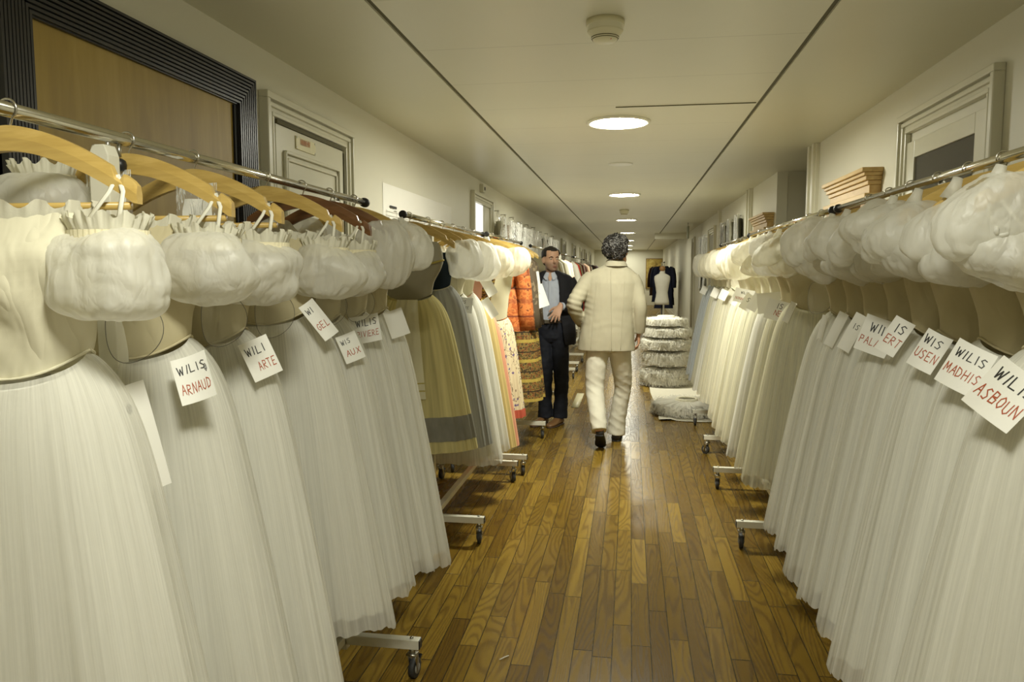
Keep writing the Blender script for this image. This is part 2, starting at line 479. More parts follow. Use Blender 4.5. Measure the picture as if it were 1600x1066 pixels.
def bodice_grid(Xc, Yc, seed, zs, zt, drop=.05, w=(.118, .125, .150, .162, .158), d=(.052, .062, .082, .085, .05), n=64, m=16, crease=.004):
    th = np.linspace(0, 2 * PI, n, endpoint=False)
    s = np.linspace(0, 1, m)
    seam = zs - drop * np.abs(np.sin(th)) ** 1.5
    Z = seam[None] + (zt - seam)[None] * s[:, None]
    u = np.linspace(0, 1, len(w))
    W = np.interp(s, u, w)[:, None]; D = np.interp(s, u, d)[:, None]
    P = np.stack([Xc + W * np.cos(th)[None], Yc + D * np.sin(th)[None], Z], -1)
    nz = vnoise(P.reshape(-1, 3) + [0, 0, 0], (9, 9, 5), seed * 3.1).reshape(m, n)
    # diagonal drag lines from bust to waist
    dl = np.sin((P[..., 0] - Xc) * 60 + (Z - zs) * 38 + seed) * np.sin(s * PI)[:, None]
    rr = np.random.default_rng(seed + 9); q = (P - [Xc, Yc, (zs + zt) / 2]) / [.16, .10, .13]; fac = np.zeros((m, n))
    for _ in range(16):
        nv = rr.normal(size=3) * [1.2, .5, .35]; nv /= np.linalg.norm(nv)
        fac += rr.uniform(.4, 1) * np.abs(q @ nv - rr.uniform(-.9, .9)) * rr.choice([-1, 1])
    fac = (fac - fac.mean()) / max(fac.std(), 1e-6) * np.sin(s * PI)[:, None] ** .5
    off = crease * (nz * .9 + dl * .4 + fac * .55)
    P[..., 0] += off * np.cos(th)[None]; P[..., 1] += off * np.sin(th)[None]
    return P

def puff_grid(c, r, seed, gather=16, lump=.10, pinch=.55, n=84, m=44, rip=.05, R=None):
    """gathered balloon of cloth: poles pinched together, ripples running out of the gathers"""
    rr = np.random.default_rng(seed)
    ph = np.linspace(.10, PI - .10, m); th = np.linspace(0, 2 * PI, n, endpoint=False)
    f = np.sin(ph)[:, None] ** pinch
    pole = np.exp(-(np.minimum(ph, PI - ph)[:, None] / .55) ** 2)
    p = rr.uniform(0, 6.28, 4)
    rip_ = 1 + rip * (np.sin(gather * th + p[0]) + .6 * np.sin((gather * 2 + 3) * th + p[1]))[None] * (.25 + 1.2 * pole)
    x = np.cos(th)[None] * f * rip_; y = np.sin(th)[None] * f * rip_
    z = -np.cos(ph)[:, None] * np.ones((1, n))
    P = np.stack([x, y, z], -1)
    q = P.reshape(-1, 3)
    fac = np.zeros(len(q))
    for _ in range(22):
        nv = rr.normal(size=3) * [1, 1, .55]; nv /= np.linalg.norm(nv)
        fac += rr.uniform(.4, 1.0) * np.abs(q @ nv - rr.uniform(-.75, .75)) * rr.choice([-1, 1])
    fac = (fac - fac.mean()) / max(fac.std(), 1e-6)
    big = vnoise(q, (1.1, 1.1, 1.0), seed * 1.37, 1)
    cr = np.abs(vnoise(q, (2.3, 2.3, 1.5), seed * .77 + 5, 1)) ** .8
    cr2 = np.abs(vnoise(q, (4.6, 4.6, 2.6), seed * .57 + 9, 1)) ** .8
    nz = .8 * big + .30 * (cr - .35) + .26 * fac
    P = P * (1 + lump * 1.6 * nz.reshape(m, n))[..., None]
    P = P * np.array(r)
    if R is not None: P = P @ np.array(R).T
    return P + np.array(c)

def inner(P, k=.80):
    m = P.reshape(-1, 3).mean(0)
    return m + (P[::2, ::2] - m) * k

def ring_frill(c, rx, ry, h, seed, k=15, n=90, flare=.18, wav=.10):
    rr = np.random.default_rng(seed); p = rr.uniform(0, 6.28, 3)
    th = np.linspace(0, 2 * PI, n, endpoint=False); rows = []
    for s in np.linspace(0, 1, 5):
        f = 1 + s * (flare + wav * (np.sin(k * th + p[0]) + .6 * np.sin((2 * k + 1) * th + p[1])))
        z = c[2] + h * s + s * h * .25 * np.sin(k * th * .5 + p[2])
        rows.append(np.stack([c[0] + rx * f * np.cos(th), c[1] + ry * f * np.sin(th), z], -1))
    return np.array(rows)

# --- handwriting -----------------------------------------------------------
FONT = {
 'A': [[(0, 0), (.5, 1), (1, 0)], [(.2, .4), (.8, .4)]], 'B': [[(0, 0), (0, 1), (.7, .95), (.75, .6), (0, .52), (.85, .42), (.8, .05), (0, 0)]],
 'C': [[(.95, .85), (.5, 1), (.1, .7), (.1, .3), (.5, 0), (.95, .15)]], 'D': [[(0, 0), (0, 1), (.7, .85), (.95, .5), (.7, .12), (0, 0)]],
 'E': [[(.9, 1), (.05, 1), (0, 0), (.9, 0)], [(0, .5), (.7, .52)]], 'G': [[(.9, .85), (.5, 1), (.1, .65), (.1, .3), (.5, 0), (.9, .2), (.9, .5), (.55, .5)]],
 'H': [[(0, 0), (0, 1)], [(.9, 0), (.95, 1)], [(0, .5), (.92, .55)]], 'I': [[(.5, 0), (.5, 1)]], 'L': [[(.1, 1), (.05, 0), (.85, .03)]],
 'M': [[(0, 0), (.1, 1), (.5, .3), (.9, 1), (1, 0)]], 'N': [[(0, 0), (.05, 1), (.9, 0), (.95, 1)]], 'O': [[(.5, 1), (.08, .7), (.1, .25), (.5, 0), (.9, .3), (.9, .75), (.5, 1)]],
 'P': [[(0, 0), (.05, 1), (.8, .92), (.8, .55), (.05, .48)]], 'R': [[(0, 0), (.05, 1), (.8, .92), (.8, .58), (.05, .5), (.95, 0)]],
 'S': [[(.9, .9), (.45, 1), (.1, .75), (.8, .35), (.6, .02), (.05, .1)]], 'T': [[(0, 1), (1, .97)], [(.5, 1), (.48, 0)]], 'U': [[(0, 1), (.05, .2), (.45, 0), (.85, .2), (.95, 1)]],
 'V': [[(0, 1), (.45, 0), (.95, 1)]], 'W': [[(0, 1), (.25, 0), (.5, .75), (.75, 0), (1, 1)]], 'X': [[(0, 0), (.95, 1)], [(.05, 1), (.95, 0)]], 'Y': [[(0, 1), (.45, .5), (.95, 1)], [(.45, .5), (.4, 0)]],
 '2': [[(.35, .62), (.5, .72), (.65, .6), (.35, .3), (.68, .3)], [(.5, 1), (.1, .75), (.05, .3), (.5, -.02), (.95, .3), (.9, .75), (.5, 1)]], ' ': [],
 'a': [[(.8, .55), (.3, .6), (.05, .3), (.3, 0), (.8, .2)], [(.8, .6), (.85, 0)]], 'u': [[(0, .6), (.05, .1), (.4, 0), (.8, .2)], [(.8, .6), (.85, 0)]],
 'r': [[(.1, 0), (.1, .6)], [(.1, .4), (.4, .62), (.8, .55)]], 'p': [[(.1, .6), (.1, -.4)], [(.1, .5), (.6, .6), (.85, .3), (.5, 0), (.1, .1)]],
 'n': [[(.1, 0), (.1, .6)], [(.1, .4), (.5, .62), (.8, .4), (.85, 0)]],
}

def lettering(mb, text, o, ex, ey, size, th, rr, mi=0, asp=.62, lift=.0008, room=None, surf=None):
    """marker strokes as thin ribbons on the sheet spanned by ex, ey from o"""
    o, ex, ey = np.array(o), np.array(ex), np.array(ey); nn = np.cross(ex, ey)
    tot = sum(size * asp * (.35 if c_ == 'I' else 1) + size * .24 for c_ in text)
    fx = min(1.0, room / tot) if room else 1.0
    ex = ex * fx; x = 0
    for ch in text:
        w = size * asp * (.35 if ch == 'I' else 1)
        jit = rr.uniform(-.06, .06, 2) * size; sl = rr.uniform(-.05, .12)
        for st in FONT.get(ch, []):
            p = [np.array([x + jit[0] * .4 + (a if ch != 'I' else .5) * w + sl * b * size, b * size + jit[1]]) for a, b in st]
            for a, b in zip(p[:-1], p[1:]):
                d = b - a; l = np.linalg.norm(d)
                if l < 1e-6: continue
                d = d / l; s = np.array([-d[1], d[0]]) * th / 2; e = d * th * .35
                q = [a - e + s, a - e - s, b + e - s, b + e + s]
                mb.add([o + ex * k[0] + ey * k[1] + nn * (surf(k[0] * fx, k[1]) if surf else lift) for k in q], [[0, 1, 2, 3]], None, mi)
        x += w + size * .24

def name_tag(parent, top, w, h, roll, yaw, tilt, lines, seed, curl=.006, mat='paper', ks=.85):
    """paper tag pinned by its top edge; lines = [(text, ink index, size share, y share, x share)]"""
    rr = np.random.default_rng(seed)
    Rm = np.array(Matrix.Rotation(yaw, 3, 'Z') @ Matrix.Rotation(roll, 3, 'Y') @ Matrix.Rotation(tilt, 3, 'X'))
    ex, ez = Rm @ [1, 0, 0], Rm @ [0, 0, 1]; ny = np.cross(ex, ez)
    if lines == 'flip': lines = []
    top = np.array(top, float)
    P = [[top + ex * (u - .5) * w - ez * v * h + ny * curl * (4 * (u - .5) ** 2 - v ** 2 * .8) for u in np.linspace(0, 1, 6)] for v in np.linspace(0, 1, 6)]
    mb = MB().grid(np.array(P), flip=True)
    t = mb.build('name_tag', M[mat], parent)
    if lines:
        lb = MB()
        for text, ink, sz, y, x in lines:
            lettering(lb, text, top + ex * (x - .5) * w - ez * y * h, ex, ez, sz * h * ks, sz * h * .095, rr, ink, room=w * (.96 - x), surf=lambda a, b, x=x, y=y: .0007 + curl * (4 * (x + a / w - .5) ** 2 - (y - b / h) ** 2 * .8))
        lb.build('lettering', [M['ink'], M['ink_red']], t, False)
    return t

ORD = ['first', 'second', 'third', 'fourth', 'fifth', 'sixth', 'seventh', 'eighth', 'ninth', 'tenth', 'eleventh', 'twelfth', 'thirteenth', 'fourteenth']

def hanger(Xc, Y, label, group, yaw=0.0, dark=False, bar=True, detail=True, span=.225, name='clothes_hanger'):
    t = thing(name, label, 'hanger', (Xc, Y, RZ), group)
    m = M['hanger_dark' if dark else 'hanger']
    c = (Xc, Y)
    n = 61
    rows = []
    for x in np.linspace(-span, span, n):
        k = abs(x) / span
        z = 1.690 - .095 * k ** 1.7
        hh = (.021 if k < .97 else .017) * (1 - .15 * k)
        th_ = .0075
        if detail and .83 < k < .87: z2 = z + hh - .014
        else: z2 = z + hh
        rows.append([[Xc + x, Y - th_, z - hh], [Xc + x, Y + th_, z - hh], [Xc + x, Y + th_ * 1.1, z], [Xc + x, Y + th_ * .7, z2], [Xc + x, Y - th_ * .7, z2], [Xc + x, Y - th_ * 1.1, z]])
    P = rot_about(np.array(rows), c, yaw)
    arm = MB().grid(P, True, 0, True, True).build('hanger_arm', m, t, False, bevel=0)
    # hook over the rail
    pts = [(0, 0, 1.700), (0, 0, 1.716)]
    for a in np.linspace(-60, 205, 16):
        pts.append((.0165 * math.cos(math.radians(a)), 0, RZ + .001 + .0165 * math.sin(math.radians(a))))
    pts = np.array(pts) + [Xc, Y, 0]
    pts[1] = [Xc + .004, Y, 1.712]
    MB().tube(rot_about(pts, c, yaw), .0019, 8).build('hook', M['wire'], t)
    if bar:
        b = np.array([[Xc - span * .93, Y, 1.578], [Xc + span * .93, Y, 1.578]])
        MB().tube(rot_about(b, c, yaw), .0065, 10).build('trouser_bar', M['hanger'], t)
        mb = MB()
        for s in (-1, 1):
            mb.tube(rot_about(np.array([[Xc + s * span * .86, Y, 1.60], [Xc + s * span * .86, Y, 1.578]]), c, yaw), .0016, 6)
        mb.build('bar_link', M['wire'], t)
    return t

def gown(Xc, Y, seed, label, group, aisle, dk=1.0, zs=1.335, z1=.33, yaw=0.0, style='frill', tagd=None, wings=False, wk=1.0, near=True, mats=('tulle', 'organza', 'bodice'), shift=0.0, w0=.12, zt=1.565, lean=0.0, puffk=1.0, cat='dress', farz=0.0, crease=.0065):
    """romantic tulle gown hanging across the rail; aisle = +1 / -1: the side the corridor is on"""
    t = thing('tulle_gown', label, cat, (Xc, Y, z1), group)
    c = (Xc, Y)
    n, m = (260, 34) if near else (150, 22)
    sk = skirt_grid(Xc, Y, seed, zs, z1, dk, wk, n, m, 1.0, .045, w0, .055, shift, lean=lean)
    so = MB().grid(rot_about(sk, c, yaw), True).build('skirt', M[mats[0]], t)
    s2 = skirt_grid(Xc, Y, seed + 500, zs - .01, z1 + .035, dk * .82, wk * .90, n // 2, m, .9, .045, w0 - .006, .048, shift * .9, lean=lean)
    MB().grid(rot_about(s2, c, yaw), True).build('underskirt', M['tulle_in'], so)
    bd = bodice_grid(Xc, Y, seed, zs + .004, zt, .045, w=(w0 - .002, w0 + .006, .146, .158, .15), n=64 if near else 40, m=18 if near else 12, crease=crease)
    bo = MB().grid(rot_about(bd, c, yaw), True).build('bodice', M[mats[2]], t)
    # waist piping
    sm = bd[0].copy(); sm[:, :2] = np.array(c) + (sm[:, :2] - np.array(c)) * 1.03
    sm2 = np.concatenate([sm, sm[:1]])
    MB().tube(rot_about(sm2, c, yaw), .0028, 6, caps=False).build('waist_seam', M[mats[2]], bo)
    # neckline frill
    MB().grid(rot_about(ring_frill((Xc, Y, zt - .016), .148, .050, .030, seed, 30, 170, .06, .045), c, yaw), True).build('neckline_frill', M['frill'], t)
    for s in (-1, 1):
        near_side = s == aisle
        if not near_side and not near: continue
        q = MB()
        cx = Xc + s * .175
        k = puffk
        if style == 'frill':
            P = puff_grid((cx + s * .0, Y - .03, 1.468 + farz * (s != aisle)), (.108 * k, .080, .072 * k), seed * 7 + s, 20, .15, .68)
            q.grid(rot_about(P, c, yaw), True)
            sl = q.build('sleeve', M[mats[1]], t)
            e = MB().grid(rot_about(np.array([np.stack([cx + (.066 + .004 * math.sin(h_ * 9)) * np.cos(a) * (1 + .02 * np.sin(40 * a)), Y - .012 + .048 * np.sin(a) * (1 + .03 * np.sin(40 * a)), np.full_like(a, 1.513 + h_ + farz * (s != aisle))], -1) for h_ in (0, .008, .016, .024) for a in [np.linspace(0, 2 * PI, 120, endpoint=False)]]), c, yaw), True)
            e.build('elastic_band', M['elastic'], sl)
            MB().grid(rot_about(ring_frill((cx, Y - .012, 1.535 + farz * (s != aisle)), .062, .046, .026, seed + 3 * s, 24, 170, .14, .06), c, yaw), True).build('frill', M['frill'], sl)
        elif style == 'double':
            jig = np.random.default_rng(seed * 13 + s).uniform(-1, 1, 8); k = puffk * (1 + .10 * jig[4])
            P = puff_grid((cx + s * (.015 + .02 * jig[5]), Y - .005, 1.580 + .012 * jig[0]), (.100 * k, .064, (.066 + .010 * jig[1]) * k), seed * 7 + s, 15, .15, .66, R=np.array(Matrix.Rotation(s * (.35 + .3 * jig[6]), 3, 'Y')))
            q.grid(rot_about(P, c, yaw + .1 * jig[2]), True)
            P = puff_grid((cx - s * (.005 + .02 * jig[7]), Y - .02, 1.502 + .010 * jig[3]), (.086 * k, .062, .054 * k), seed * 9 + s, 15, .15, .64, R=np.array(Matrix.Rotation(-s * (.2 + .3 * jig[2]), 3, 'Y')))
            q.grid(rot_about(P, c, yaw), True)
            sl = q.build('sleeve', M[mats[1]], t)
            # twisted knot where the two puffs are caught together
            kn = np.array([[cx + s * (.02 + .02 * jig[5]) + .011 * math.cos(a * 2.0), Y - .062 + .010 * math.sin(a * 3), 1.545 + .009 * math.sin(a * 2)] for a in np.linspace(0, 6.28, 26)])
            MB().tube(rot_about(kn, c, yaw), .0042, 7).build('knot', M[mats[1]], sl)
            pk = np.array([[cx + s * .02, Y, 1.625], [cx + s * .012, Y - .004, 1.655], [cx + s * .008, Y - .004, 1.668]])
            MB().tube(rot_about(pk, c, yaw), [.022, .012, .010], 10).build('gathered_tip', M[mats[1]], sl)
        elif style == 'single':
            P = puff_grid((cx + s * .01, Y - .01, 1.53), (.105 * k, .075, .105 * k), seed * 7 + s, 15, .13, .6)
            q.grid(rot_about(P, c, yaw), True)
            q.build('sleeve', M[mats[1]], t)
        if near_side or near:
            lp = MB()
            for dx in (-.012, .012):
                p0 = np.array([Xc + s * .188, Y, 1.628]); p1 = np.array([Xc + s * .192 + dx, Y - .012, 1.60]); p2 = np.array([Xc + s * .172 + dx * 2.6, Y - .03, 1.538])
                lp.tube(rot_about(np.array([p0, p1, p2]), c, yaw), [(.0045, .0012)] * 3, 6, ref=(1, 0, 0))
            lp.build('hanging_loop', M['ribbon'], t)
    if wings:
        for s in (-1, 1):
            a = np.linspace(0, 2 * PI, 40, endpoint=False)
            wx = Xc + s * .150 + .042 * np.cos(a) + .008 * np.cos(2 * a); wz = 1.370 + .062 * np.sin(a)
            wy = Y + .075 + .02 * np.cos(a) * s
            rim = rot_about(np.stack([wx, wy, wz], -1), c, yaw)
            wg = MB().add(np.concatenate([rim, rim.mean(0, keepdims=True)]), [[i, (i + 1) % 40, 40] for i in range(40)]).build('wing', M['wing'], t)
            MB().tube(np.concatenate([rim, rim[:1]]), .0007, 6, caps=False).build('wing_wire', M['wing_wire'], wg)
    if tagd:
        for td in (tagd if isinstance(tagd, list) else [tagd]):
            name_tag(t, **td, seed=seed)
    return t

# --- clothes rack ------------------------------------------------------------

def rack(X, y0, y1, r0, r1, label, group, half=.29, capfar=True, rz=RZ, seed=0):
    t = thing('clothes_rack', label, 'clothes rack', (X, (y0 + y1) / 2, 0), group)
    rr = np.random.default_rng(seed + 77)
    MB().lathe((X, 0, rz), [(.0125, r0), (.0125, r1)], 20, 'y').build('rail', M['chrome'], t)
    for y, s in ((r0, -1), (r1, 1)):
        MB().lathe((X, y, rz), [(.0135, -.012 * 1), (.0175, -.012), (.0185, 0), (.0175, .012), (.0135, .012)], 20, 'y').build('end_cap', M['black_plastic'], t)
    for y in (y0, y1):
        mb = MB()
        # post with a chamfered head cut to the rail
        w, d = .021, .017
        sec = [(-w, -d), (w, -d), (w, d), (-w, d)]
        rows = [[(X + a, y + b, z) for a, b in sec] for z in (.10, 1.695)] + [[(X + a * .62, y + b, 1.716) for a, b in sec]]
        mb.grid(np.array(rows), True, 0, True, True)
        u = mb.build('upright', M['white_metal'], t, False, bevel=.002)
        MB().tube([(X, y + .012, 1.70), (X, y + .012, rz)], .004, 8).build('rail_bolt', M['steel'], u)
        kz = 1.695
        MB().tube([(X, y + .045, rz - .012), (X, y + .045, kz + .006)], .0045, 8).lathe((X, y + .045, kz - .022), [(.007, 0), (.0125, .004), (.0135, .012), (.0115, .02), (.006, .024)], 10, 'z', 1).build('clamp_knob', [M['steel'], M['black_plastic']], u)
        # foot beam
        b = MB().box((X, y, .1375), (2 * half, .034, .035)).build('foot_beam', M['white_metal'], t, False, bevel=.002)
        for s in (-1, 1):
            MB().box((X + s * (half + .0015), y, .1375), (.005, .031, .032)).build('beam_cap', M['black_plastic'], b, False, bevel=.001)
            MB().lathe((X + s * (half - .03), y, .155), [(.007, -.004), (.007, .004), (.004, .007)], 10).build('bolt_head', M['steel'], b)
        for s in (-1, 1):
            cx = X + s * (half - .028); an = rr.uniform(-.7, .7)
            R = np.array(Matrix.Rotation(an, 3, 'Z'))
            dx = R @ [0, .016, 0]
            wc = np.array([cx, y, .0365]) + dx
            ax = R @ [1, 0, 0]
            mb = MB().tube([wc - ax * .011, wc - ax * .0095, wc + ax * .0095, wc + ax * .011], [.030, .0355, .0355, .030], 24)
            fk = MB().tube([(cx, y, .122), (cx, y, .098)], .012, 12)
            for q in (-1, 1):
                fk.tube([np.array([cx, y, .098]) + ax * q * .0145, np.array([cx, y, .075]) + ax * q * .0145 + dx * .5, wc + ax * q * .0145 - [0, 0, .006]], [(.003, .014), (.003, .013), (.003, .008)], 8, ref=ax)
            fk.box(np.array([cx, y, .098]), (.036, .034, .006), R)
            co = fk.build('caster', M['steel'], t)
            mb.build('wheel', M['rubber'], co)
            MB().tube([wc - ax * .0135, wc + ax * .0135], .0185, 18).build('wheel_hub', M['hub'], co)
            if rr.uniform() < .5:
                bl = wc + dx * 2.0 + np.array([0, 0, .022])
                MB().box(bl, (.018, .034, .006), R @ np.array(Matrix.Rotation(.5, 3, 'X'))).build('brake_lever', M['black_plastic'], co, False, bevel=.001)
    MB().box((X, (y0 + y1) / 2, .140), (.034, y1 - y0 - .036, .030)).build('long_beam', M['white_metal'], t, False, bevel=.002)
    return t
# ------------------------------------------------------------------ corridor shell
WL, WR, CH, Y0, Y1 = -1.6, 1.4, 2.44, -3.2, 34.0

def shell():
    struct('floor', MB().box(((WL + 2.7) / 2, (Y0 + Y1) / 2, -.05), (2.7 - WL + .2, Y1 - Y0 + .2, .1)), M['floor'])
    c = MB()
    for x0, x1 in ((WL - .1, -.957), (-.933, .709), (.733, 2.75)):
        c.box(((x0 + x1) / 2, (Y0 + Y1) / 2, CH + .05), (x1 - x0, Y1 - Y0 + .2, .1))
    struct('ceiling', c, M['ceil'])
    for i, x in enumerate((-.945, .721)):
        struct('trim_%d' % (i + 1), MB().box((x, (Y0 + Y1) / 2, CH + .035), (.026, Y1 - Y0, .05)), M['groove'])
    struct('trim_3', MB().box((.30, 4.60, CH - .001), (.80, .012, .006)), M['groove'])
    struct('wall_left', MB().box((WL - .05, (Y0 + Y1) / 2, CH / 2), (.1, Y1 - Y0, CH)), M['wall'])
    w = MB()
    # right wall with one side recess between 6.3 m and 7.76 m
    w.box((WR + .05, (Y0 + 6.30) / 2, CH / 2), (.1, 6.30 - Y0, CH))
    struct('wall_right', w, M['wall'])
    w = MB().box((WR + .05, (7.76 + Y1) / 2, CH / 2), (.1, Y1 - 7.76, CH))
    struct('wall_right_far', w, M['wall'])
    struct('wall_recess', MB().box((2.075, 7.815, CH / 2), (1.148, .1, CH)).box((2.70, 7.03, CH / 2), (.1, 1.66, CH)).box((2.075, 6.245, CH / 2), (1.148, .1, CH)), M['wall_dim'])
    struct('wall_back', MB().box((-.1, Y0 - .05, CH / 2), (3.2, .1, CH)), M['wall'])
    struct('wall_end', MB().box((-.1, Y1 + .05, CH / 2), (3.2, .1, CH)), M['wall'])
    # pilasters on the right wall, in pairs of flat fillets
    for i, (a, b) in enumerate(((6.08, 6.31), (9.22, 9.5), (12.3, 12.5))):
        struct('trim_%d' % (4 + i), MB().box((WR - .012, (a + b) / 2, CH / 2), (.03, b - a, CH)).box((WR - .03, a + .05, CH / 2), (.03, .06, CH)).box((WR - .03, b - .04, CH / 2), (.03, .05, CH)), M['gloss_white'], bevel=.003)
    struct('trim_7', MB().box((1.70, 7.745, CH / 2), (.03, .03, CH)), M['black_frame'])
    struct('baseboard_left', MB().box((WL + .008, (Y0 + Y1) / 2, .07), (.018, Y1 - Y0, .14)), M['gloss_white'], bevel=.003)
    struct('baseboard_right', MB().box((WR - .008, (Y0 + 6.08) / 2, .07), (.018, 6.08 - Y0, .14)).box((WR - .008, (7.8 + Y1) / 2, .07), (.018, Y1 - 7.8, .14)), M['gloss_white'], bevel=.003)
    # lintel across the corridor far away
    struct('trim_8', MB().box((1.0, 19.6, 2.37), (.8, .25, .14)), M['wall'])

def casing(mb, side, y0, y1, z1, w=.095, dep=.045):
    """stepped moulding round an opening on the left (-1) or right (+1) wall"""
    X = WL if side < 0 else WR
    s = -side
    for off, ww, dd in ((.0012, w, dep * .45), (0, w * .32, dep), (w * .40, w * .22, dep * .75), (w * .80, w * .2, dep * .62)):
        a = off; b = off + ww
        xc = X + s * dd / 2
        mb.box((xc, y0 + (a + b) / 2, (z1 - b) / 2), (dd, b - a, z1 - b))
        mb.box((xc, y1 - (a + b) / 2, (z1 - b) / 2), (dd, b - a, z1 - b))
        mb.box((xc, (y0 + y1) / 2, z1 - (a + b) / 2), (dd, y1 - y0 - 2 * a, b - a))
    return mb

def doors():
    # white panelled door on the left wall
    d = struct('door_1', casing(MB(), -1, 3.13, 4.18, 2.255), M['gloss_white'], bevel=.004)
    WORLD_LOC['door_1'] = np.zeros(3)
    lf = MB().box((WL + .008, 3.655, 1.07), (.016, .80, 2.13))
    leaf = lf.build('door_leaf', M['gloss_white'], d, False)
    mb = MB()
    for a, b in ((.22, .95), (1.10, 2.02)):
        for q in (0, 1):
            o = q * .03; e = .012 - q * .004; g = .010 + .006 * (1 - q)
            y0, y1, z0, z1 = 3.33 + o, 3.98 - o, a + o, b - o
            mb.box((WL + .016 + g / 2, (y0 + y1) / 2, z1), (g, y1 - y0, .016)).box((WL + .016 + g / 2, (y0 + y1) / 2, z0), (g, y1 - y0, .016))
            mb.box((WL + .016 + g / 2, y0, (z0 + z1) / 2), (g, .016, z1 - z0)).box((WL + .016 + g / 2, y1, (z0 + z1) / 2), (g, .016, z1 - z0))
    mb.build('door_moulding', M['gloss_white'], d, False, bevel=.004)
    MB().box((WL + .012, 3.655, 2.145), (.026, .80, .018)).box((WL + .010, 4.066, 1.06), (.022, .012, 2.13)).build('door_gap', M['groove'], d, False)
    s = thing('door_sign', 'small cream plate with faded orange lettering on the white panelled door', 'sign', (WL + .016, 3.565, 2.08))
    MB().box((WL + .019, 3.565, 2.085), (.006, .225, .062 * 1.0)).build('plate', simple('cream_plate', (.62, .57, .33), .35), s, False, bevel=.002)
    lb = MB(); rr = np.random.default_rng(3)
    lettering(lb, 'NNNHN', (WL + .0225, 3.50, 2.082), (0, 1, 0), (0, 0, 1), .026, .0042, rr, 0, .62)
    lb.build('lettering', simple('faded_orange_print', (.55, .20, .06), .6), s, False)
    for y in (-.104, .104):
        for z in (-.024, .024): MB().lathe((WL + .021, 3.565 + y, 2.085 + z), [(.005, 0), (.005, .002), (.002, .003)], 8, 'x').build('screw', M['steel'], s)
    # big board in a ridged black frame
    b = struct('door_2', MB().box((WL + .006, 2.37, 1.08), (.012, 1.10, 2.14)), M['ply'])
    fr = MB()
    y0, y1, z1, w = 1.72, 3.03, 2.265, .122
    nr = 9
    for i in range(nr):
        a = i * w / nr; e = w / nr * .62; dd = .045 - .0015 * i
        fr.box((WL + dd / 2, y0 + a + e / 2, (z1 - a - e) / 2), (dd, e, z1 - a - e)).box((WL + dd / 2, y1 - a - e / 2, (z1 - a - e) / 2), (dd, e, z1 - a - e))
        fr.box((WL + dd / 2, (y0 + y1) / 2, z1 - a - e / 2), (dd, y1 - y0 - 2 * a, e))
    for a, c in ((y0 + w / 2, w), (y1 - w / 2, w)):
        fr.box((WL + .012, a, z1 / 2), (.024, c, z1))
    fr.box((WL + .012, (y0 + y1) / 2, z1 - w / 2), (.024, y1 - y0, w))
    fr.build('ridged_frame', M['black_frame'], b, False)
    MB().box((WL + .010, 2.898, 1.07), (.022, .022, 2.14)).build('reveal', simple('deep_black', (.004, .004, .004), .7), b, False)
    # bright window in a cream frame, further along the left wall
    wn = struct('window_1', casing(MB(), -1, 7.53, 8.62, 2.29, .10), M['gloss_white'], bevel=.004)
    MB().box((WL + .012, 7.88, 1.62), (.012, .42, 1.12)).build('pane', M['daylight'], wn, False)
    MB().box((WL + .016, 8.27, 1.60), (.02, .28, 1.14)).build('sash', M['gloss_white'], wn, False, bevel=.004)
    # glazed door on the right wall
    d = struct('door_3', casing(MB(), 1, 3.20, 4.27, 2.265), M['gloss_white'], bevel=.004)
    lf = MB()
    X = WR - .008
    lf.box((X, 3.35, 1.06), (.022, .10, 2.12)).box((X, 4.12, 1.06), (.022, .10, 2.12)).box((X, 3.735, 2.0775), (.022, .668, .085)).box((X, 3.735, .45), (.022, .668, .90))
    lf.build('door_leaf', M['gloss_white'], d, False, bevel=.003)
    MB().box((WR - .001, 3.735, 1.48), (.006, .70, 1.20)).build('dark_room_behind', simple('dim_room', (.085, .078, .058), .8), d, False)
    g = N('door_glass'); co = g.coord()
    p = g.principled((.10, .095, .075), .06, 0, .6); tr = g.new('ShaderNodeBsdfTransparent'); q = g.new('ShaderNodeMixShader'); q.inputs[0].default_value = .45
    g.link(tr.outputs[0], q.inputs[1]); g.link(p, q.inputs[2]); g.done(q.outputs[0])
    MB().box((WR - .009, 3.735, 1.48), (.004, .70, 1.20)).build('glass_pane', g.m, d, False)
    # row of dark doorways on the left wall far away
    for i, (a, b) in enumerate(((17.5, 18.6), (20.8, 21.9), (23.9, 25.0), (26.4, 27.6), (29.0, 30.5))):
        d = struct('door_%d' % (4 + i), casing(MB(), -1, a, b, 2.24, .10), M['gloss_white'])
        MB().box((WL + .01, (a + b) / 2, 1.06), (.012, b - a - .18, 2.1)).build('door_leaf', simple('dark_doorway_%d' % i, (.12, .10, .05), .5), d, False)
    for i, (a, b) in enumerate(((13.0, 14.0), (17.0, 17.6))):
        d = struct('door_%d' % (9 + i), casing(MB(), 1, a, b, 2.24, .10), M['gloss_white'])
        MB().box((WR - .01, (a + b) / 2, 1.06), (.012, b - a - .18, 2.1)).build('door_leaf', simple('grey_doorway_%d' % i, (.20, .18, .11), .5), d, False)

